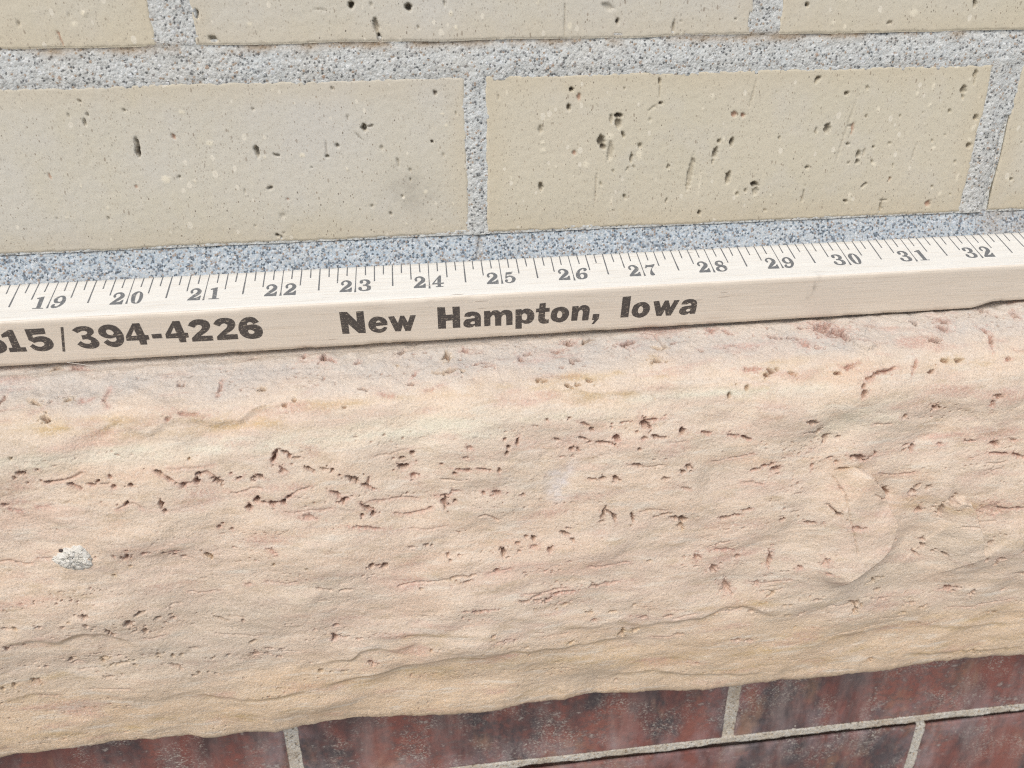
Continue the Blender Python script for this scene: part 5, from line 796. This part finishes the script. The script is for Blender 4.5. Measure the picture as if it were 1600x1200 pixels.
GLYPHS = {'1': [[(.0066,.2119,1),(.0847,.1637,0),(.1233,.1404,1),(.1758,.1429,1),(.1637,.4474,1),(.2245,.4473,1),(.2206,.524,1),(.0029,.5196,1),(.0101,.4467,1),(.0625,.4425,1),(.0754,.2504,1),(.0,.266,1)]],'5': [[(.037,.146,1),(.2822,.1454,1),(.268,.2433,1),(.0984,.2465,1),(.0936,.2961,1),(.1657,.2768,0),(.2461,.2882,0),(.3002,.3411,0),(.3042,.4345,0),(.2573,.499,0),(.1848,.5308,0),(.1098,.5349,0),(.0404,.5068,0),(.0,.4403,1),(.051,.4003,1),(.0833,.4386,0),(.1312,.4578,0),(.1786,.4378,0),(.195,.4052,0),(.1783,.3768,0),(.1324,.3697,0),(.0746,.3853,1),(.0231,.3307,1)]],'|': [[(.1166,.1434,1),(.1517,.1461,1),(.0336,.5664,1),(.0,.5636,1)]],'3': [[(.0121,.2071,1),(.0776,.1627,0),(.155,.1473,0),(.2344,.1633,0),(.2763,.2145,0),(.2661,.2736,0),(.2137,.323,1),(.2648,.3743,0),(.2852,.4507,0),(.2474,.5162,0),(.175,.5413,0),(.0917,.531,0),(.0343,.4988,0),(.0,.4532,1),(.0608,.3986,1),(.0963,.4406,0),(.1476,.4533,0),(.1831,.4306,0),(.1841,.3966,0),(.1486,.3735,0),(.0952,.376,1),(.099,.3005,1),(.1486,.2978,0),(.1865,.2673,0),(.1756,.2332,0),(.1282,.2295,0),(.0669,.2612,1)]],'9': [[(.0,.2649,0),(.0298,.2008,0),(.0923,.1561,0),(.1684,.1454,0),(.2442,.176,0),(.2881,.2541,0),(.3011,.3558,0),(.2718,.4555,0),(.2096,.5191,0),(.1352,.5389,0),(.058,.5068,0),(.0156,.4434,1),(.0791,.3974,1),(.1156,.4395,0),(.1654,.4384,0),(.1935,.4066,0),(.1929,.3675,1),(.1322,.3847,0),(.0627,.3707,0),(.0145,.3281,0)],[(.1089,.2401,0),(.1427,.2294,0),(.178,.2538,0),(.1886,.2998,0),(.1557,.3275,0),(.1163,.3159,0),(.1,.2811,0)]],'4': [[(.1585,.1487,1),(.2459,.1505,1),(.2596,.3569,1),(.3035,.3637,1),(.2974,.4449,1),(.2553,.4484,1),(.2462,.5267,1),(.1597,.5231,1),(.159,.4458,1),(.0,.4415,1),(.0097,.3658,1)],[(.1501,.2509,1),(.1558,.3605,1),(.0809,.363,1)]],'-': [[(.0021,.3528,1),(.1308,.3495,1),(.128,.4308,1),(.0,.4291,1)]],'2': [[(.0061,.2406,1),(.056,.1779,0),(.1257,.1451,0),(.2115,.1483,0),(.2771,.1864,0),(.2909,.2625,0),(.2556,.3355,0),(.1929,.39,0),(.1268,.4309,1),(.283,.4364,1),(.2782,.5256,1),(.0,.5239,1),(.0064,.4607,1),(.0962,.3739,0),(.1591,.3196,0),(.1829,.271,0),(.1589,.2406,0),(.1207,.2444,0),(.0799,.2848,1)]],'6': [[(.2923,.2447,1),(.249,.1747,0),(.1791,.1479,0),(.0915,.1794,0),(.0238,.2661,0),(.0,.3827,0),(.0266,.4704,0),(.0925,.524,0),(.1794,.5379,0),(.2685,.5069,0),(.3095,.424,0),(.3,.338,0),(.2455,.2916,0),(.1781,.2813,0),(.1314,.2946,1),(.1282,.2657,0),(.1542,.2426,0),(.1907,.2487,0),(.2098,.2804,1)],[(.1201,.3835,0),(.1537,.3742,0),(.1879,.394,0),(.1987,.4239,0),(.1712,.4474,0),(.129,.4355,0)]],'N': [[(.0001,.1552,1),(.1042,.1595,1),(.2186,.3399,1),(.2252,.1635,1),(.324,.1624,1),(.3174,.5511,1),(.222,.5471,1),(.0983,.3734,1),(.0951,.5459,1),(.0,.5436,1)]],'e': [[(.0,.4109,0),(.0232,.3357,0),(.0804,.2806,0),(.1524,.2725,0),(.2209,.303,0),(.2574,.362,0),(.2594,.4308,1),(.0977,.4391,1),(.1135,.4801,0),(.1513,.4969,0),(.1854,.4822,0),(.211,.4599,1),(.2544,.4737,1),(.2205,.5319,0),(.1518,.5633,0),(.0809,.5472,0),(.0199,.4989,0)],[(.1069,.3831,1),(.119,.3515,0),(.1524,.3421,0),(.1744,.3728,1)]],'w': [[(.0,.2836,1),(.0809,.2795,1),(.1257,.4075,1),(.164,.2806,1),(.2187,.2813,1),(.2609,.4058,1),(.2993,.284,1),(.3776,.2847,1),(.2902,.5591,1),(.2173,.5587,1),(.1884,.4468,1),(.1539,.5572,1),(.0788,.5531,1)]],'H': [[(.0013,.1683,1),(.1053,.1759,1),(.1132,.3117,1),(.2121,.3106,1),(.2073,.175,1),(.308,.1773,1),(.3075,.5548,1),(.2045,.5521,1),(.2022,.4127,1),(.1119,.418,1),(.1067,.5568,1),(.0,.5538,1)]],'a': [[(.0091,.3667,1),(.037,.3038,0),(.1101,.2786,0),(.1893,.2946,0),(.2352,.3442,0),(.2438,.4223,0),(.2427,.553,1),(.166,.5558,1),(.1569,.5288,1),(.1189,.5575,0),(.0584,.5616,0),(.0094,.5297,0),(.0,.4732,0),(.0346,.4151,0),(.1014,.4029,0),(.1614,.3954,1),(.1512,.3636,0),(.1222,.3529,0),(.0926,.373,1)],[(.096,.484,0),(.1205,.4563,0),(.1579,.4591,1),(.1574,.4939,0),(.1224,.5069,0)]],'m': [[(.0,.2849,1),(.0862,.2828,1),(.0889,.3154,1),(.1327,.2811,0),(.1925,.2855,0),(.2261,.3221,1),(.2724,.2863,0),(.339,.2878,0),(.3863,.3254,0),(.3968,.3864,0),(.3998,.5609,1),(.3131,.563,1),(.3085,.4108,1),(.2973,.3703,0),(.2705,.3683,0),(.2428,.4059,1),(.2414,.5628,1),(.1562,.5598,1),(.153,.4026,1),(.1395,.3672,0),(.1128,.3686,0),(.0888,.4064,1),(.0887,.5581,1),(.0024,.5567,1)]],'p': [[(.0,.2864,1),(.0828,.2839,1),(.0874,.3099,1),(.1295,.2822,0),(.1899,.2884,0),(.2452,.3387,0),(.2683,.418,0),(.251,.5038,0),(.1982,.5525,0),(.1371,.5531,0),(.0929,.5268,1),(.0958,.6383,1),(.0057,.6385,1)],[(.0923,.3962,0),(.1183,.3636,0),(.1524,.38,0),(.1676,.4365,0),(.1488,.4873,0),(.1149,.4847,0),(.0939,.457,0)]],'t': [[(.0477,.2054,1),(.1342,.1982,1),(.1358,.2917,1),(.1922,.2907,1),(.1929,.3594,1),(.1309,.3617,1),(.1305,.4726,1),(.1548,.5007,0),(.1886,.4945,1),(.1892,.5648,1),(.124,.574,0),(.0615,.5463,0),(.0385,.4832,0),(.0404,.3584,1),(.0,.3589,1),(.0003,.2937,1),(.0445,.2936,1)]],'o': [[(.0,.4265,0),(.0223,.3332,0),(.1008,.2876,0),(.1821,.2935,0),(.247,.3583,0),(.2568,.4457,0),(.2171,.5302,0),(.1371,.5682,0),(.0465,.5384,0),(.0053,.4792,0)],[(.0881,.4244,0),(.1052,.3651,0),(.139,.3642,0),(.1622,.4126,0),(.1519,.4692,0),(.1189,.4877,0),(.0946,.4684,0)]],'n': [[(.0002,.2899,1),(.0905,.2862,1),(.0903,.3204,1),(.1349,.2825,0),(.1958,.2818,0),(.243,.3281,0),(.2529,.3979,0),(.2455,.5584,1),(.1558,.5569,1),(.1575,.3995,1),(.1411,.3637,0),(.1141,.3669,0),(.0937,.4035,1),(.0866,.5516,1),(.0,.5504,1)]],',': [[(.0052,.4505,1),(.0986,.4522,1),(.0955,.5397,1),(.0349,.6362,1),(.0,.6335,1),(.0354,.5616,1),(.0006,.559,1)]],'I': [[(.0,.1712,1),(.1191,.1678,1),(.1219,.5448,1),(.0065,.5432,1)]],'d2': [[(.0189,.3933,0),(.0175,.3501,0),(.0527,.31,0),(.1113,.3065,0),(.1582,.3583,0),(.1533,.4267,0),(.1031,.4819,0),(.0654,.5167,1),(.123,.5049,1),(.1505,.4691,1),(.166,.4705,1),(.1632,.5656,1),(.0,.5594,1),(.0029,.5323,1),(.0633,.4464,0),(.1045,.3923,0),(.0994,.3487,0),(.069,.3331,0),(.0477,.3593,0),(.0553,.3965,0),(.0378,.4164,0)]],'d3': [[(.017,.3901,0),(.0187,.3362,0),(.0706,.3126,0),(.1296,.3243,0),(.1601,.3704,0),(.1501,.4192,0),(.1178,.4421,1),(.157,.4627,0),(.1703,.5108,0),(.1513,.5558,0),(.0935,.5738,0),(.0289,.5617,0),(.0,.5274,0),(.0018,.4851,0),(.0275,.4768,0),(.0474,.5041,0),(.0413,.5311,1),(.0738,.5488,0),(.1098,.5309,0),(.1118,.48,0),(.0856,.4563,0),(.057,.4538,1),(.0566,.428,1),(.0916,.4226,0),(.108,.3809,0),(.0906,.3426,0),(.0579,.3397,1),(.0611,.3768,0),(.0458,.4034,0)]],'d4': [[(.1041,.3227,1),(.1305,.325,1),(.1196,.4877,1),(.1618,.4871,1),(.1604,.5129,1),(.1181,.5177,1),(.1196,.5651,1),(.151,.5657,1),(.1501,.5828,1),(.0456,.582,1),(.0464,.5628,1),(.0726,.563,1),(.0707,.52,1),(.0,.518,1),(.0009,.4965,1)],[(.0766,.397,1),(.0723,.4878,1),(.0274,.4924,1)]],'d1': [[(.0034,.3584,1),(.055,.3377,0),(.092,.3304,1),(.1005,.5811,1),(.1384,.5845,1),(.1381,.6009,1),(.0,.5926,1),(.0002,.5762,1),(.0463,.5763,1),(.0358,.3823,1),(.0039,.3795,1)]],'d0': [[(.0086,.5128,0),(.0,.4096,0),(.037,.3466,0),(.0915,.3389,0),(.139,.391,0),(.153,.4952,0),(.1273,.5844,0),(.0752,.5999,0),(.0299,.5756,0)],[(.0628,.5381,0),(.0568,.4146,0),(.0779,.3648,0),(.0973,.381,0),(.1065,.491,0),(.094,.5713,0),(.0773,.5799,0)]],'d5': [[(.0298,.3359,1),(.1297,.3224,1),(.1186,.3615,1),(.0895,.3811,0),(.0424,.3814,1),(.0337,.4248,1),(.0865,.4075,0),(.1367,.4384,0),(.1541,.497,0),(.1229,.5596,0),(.0673,.5807,0),(.0139,.5586,0),(.0,.527,0),(.0129,.4932,0),(.0367,.4953,0),(.0442,.5244,0),(.0313,.545,1),(.0631,.5587,0),(.0931,.5287,0),(.1031,.475,0),(.0829,.4402,0),(.0485,.4482,0),(.0285,.4727,1),(.01,.4711,1)]],'d6': [[(.1732,.3574,0),(.1683,.323,0),(.1229,.3077,0),(.0546,.3469,0),(.0061,.4323,0),(.0,.5095,0),(.0326,.5564,0),(.0925,.5617,0),(.1449,.5333,0),(.1631,.4685,0),(.144,.4222,0),(.097,.418,0),(.0557,.4367,1),(.0777,.3715,0),(.1179,.3367,1),(.1306,.3423,0),(.122,.3686,0),(.1431,.3885,0)],[(.0608,.4705,0),(.0854,.446,0),(.1095,.4637,0),(.106,.5078,0),(.083,.5389,0),(.0622,.526,0)]],'d7': [[(.0,.37,1),(.0298,.288,1),(.0535,.3061,0),(.0965,.3007,0),(.1485,.2869,1),(.1528,.3103,0),(.095,.3965,0),(.0931,.4642,0),(.1097,.5106,0),(.0995,.5366,0),(.0616,.5399,0),(.0463,.505,0),(.0617,.4389,0),(.1044,.3564,1),(.0442,.3465,0),(.0177,.3715,1)]],'d8': [[(.0184,.3295,0),(.0385,.2847,0),(.0878,.2611,0),(.1329,.2767,0),(.1457,.329,0),(.1267,.369,0),(.1564,.3878,0),(.1698,.4464,0),(.1435,.5011,0),(.0872,.5257,0),(.0211,.5131,0),(.0,.4657,0),(.0218,.415,0),(.0488,.3945,0),(.0211,.369,0)],[(.0616,.317,0),(.093,.2918,0),(.1146,.3147,0),(.117,.3543,0),(.0875,.3587,0)],[(.0535,.4407,0),(.0847,.416,0),(.1136,.4369,0),(.1209,.4832,0),(.087,.503,0),(.0568,.4867,0)]],'d9': [[(.0043,.3468,0),(.037,.2862,0),(.0963,.2607,0),(.1415,.2954,0),(.1616,.3793,0),(.1401,.4589,0),(.0855,.5117,0),(.0334,.5186,0),(.0,.4927,0),(.0038,.4538,0),(.0283,.4328,0),(.0458,.4436,0),(.0396,.4732,1),(.0675,.4825,0),(.0986,.4552,0),(.1078,.4096,1),(.0761,.4185,0),(.0293,.4097,0)],[(.0568,.3115,0),(.0899,.2909,0),(.1084,.3278,0),(.1073,.3792,0),(.0789,.3908,0),(.055,.3653,0)]]}
LIFT = .0015
def print_mark(name, loops, face, mat):
    """a flat printed mark on the scale face ('top') or the front face"""
    polys = [[Vector((a, b, 0)) for a, b in l] for l in loops]
    tris = tessellate_polygon(polys)
    flat = [q for l in loops for q in l]
    x = np.array([q[0] for q in flat]); w = np.array([q[1] for q in flat])
    P = stick_pt(x, w, -LIFT) if face == 'top' else stick_pt(x, WT + LIFT, w)
    me = mesh_obj(name, P, [tuple(t) for t in tris], mat, stick, False)
    # turn the faces outwards
    nrm = Vector(stick_pt(0, 0, -1) - stick_pt(0, 0, 0)) if face == 'top' else Vector(stick_pt(0, 1, 0) - stick_pt(0, 0, 0))
    if me.data.polygons[0].normal.dot(nrm) < 0:
        me.data.flip_normals()
    return me

def glyph_loops(k, x0, v0=None, v1=None):
    g = GLYPHS[k]
    a = min(p[1] for p in g[0]); b = max(p[1] for p in g[0])
    f = (lambda v: v) if v0 is None else (lambda v: v0 + (v - a) * (v1 - v0) / (b - a))
    return [smooth_loop([(p[0] + x0, f(p[1]), p[2]) for p in l]) for l in g]

# scale: eighth-inch ticks
TL = {0: .575, 4: .49, 2: .36, 6: .36}
jr = np.random.default_rng(3)
for e in range(-24 * 8 + 1, 12 * 8):
    x = e / 8
    if x < -7.2 or x > 9.6:
        continue
    k = e % 8
    L = TL.get(k, .21) * (1 + jr.normal(0, .012))
    w0, w1 = (.0075, .0085) if k else (.006, .007)
    w1 *= 1.25 if k == 4 else 1
    sh = jr.normal(0, .003)
    n = 6
    lf, rt = [], []
    for q in range(n + 1):
        t = q / n
        w = w0 + (w1 - w0) * t + jr.normal(0, .0006)
        v = .004 + t * L
        lf.append((x + sh * t - w, v)); rt.append((x + sh * t + w, v))
    if k == 0:                                            # little foot at the end of each inch line
        lf[-1] = (lf[-1][0] - .008, lf[-1][1]); rt[-1] = (rt[-1][0] + .008, rt[-1][1])
    print_mark('tick_mark', [lf + rt[::-1]], 'top', M_TICK)
for num in range(17, 34):
    a, b = str(num)
    wa = max(p[0] for p in GLYPHS['d' + a][0])
    x = num - 24
    print_mark('numeral', glyph_loops('d' + a, x - .05 - wa, .312, .572), 'top', M_TICK)
    print_mark('numeral', glyph_loops('d' + b, x + .038 + (.02 if b == '1' else 0), .312, .572), 'top', M_TICK)
# advertisement line on the front face
LINE = [('5', -5.90), ('1', -5.594), ('5', -5.310), ('|', -4.937), ('3', -4.712), ('9', -4.386), ('4', -4.075), ('-', -3.733), ('4', -3.562), ('2', -3.237), ('2', -2.908), ('6', -2.595),
        ('N', -1.233), ('e', -.868), ('w', -.590), ('H', .082), ('a', .434), ('m', .722), ('p', 1.159), ('t', 1.445), ('o', 1.658), ('n', 1.954), (',', 2.254),
        ('I', 2.655), ('o', 2.814), ('w', 3.107), ('a', 3.509)]
for k, x in LINE:
    print_mark('letter', glyph_loops(k, x), 'front', M_INK)
# a raised splinter under the front arris
sp = stick_pt(np.array([-4.95, -4.80, -4.62, -4.80]), np.array([WT, WT + .02, WT + .045, WT + .004]), np.array([WF - .02, WF + .002, WF + .035, WF + .016]))
sp2 = sp + (stick_pt(0, 0, .012) - stick_pt(0, 0, 0))
mesh_obj('splinter', np.vstack([sp, sp2]), [(0, 1, 2, 3), (7, 6, 5, 4), (0, 4, 5, 1), (1, 5, 6, 2), (2, 6, 7, 3), (3, 7, 4, 0)], M_WOODT, stick, False, attrs=dict(grime=np.zeros(8)))
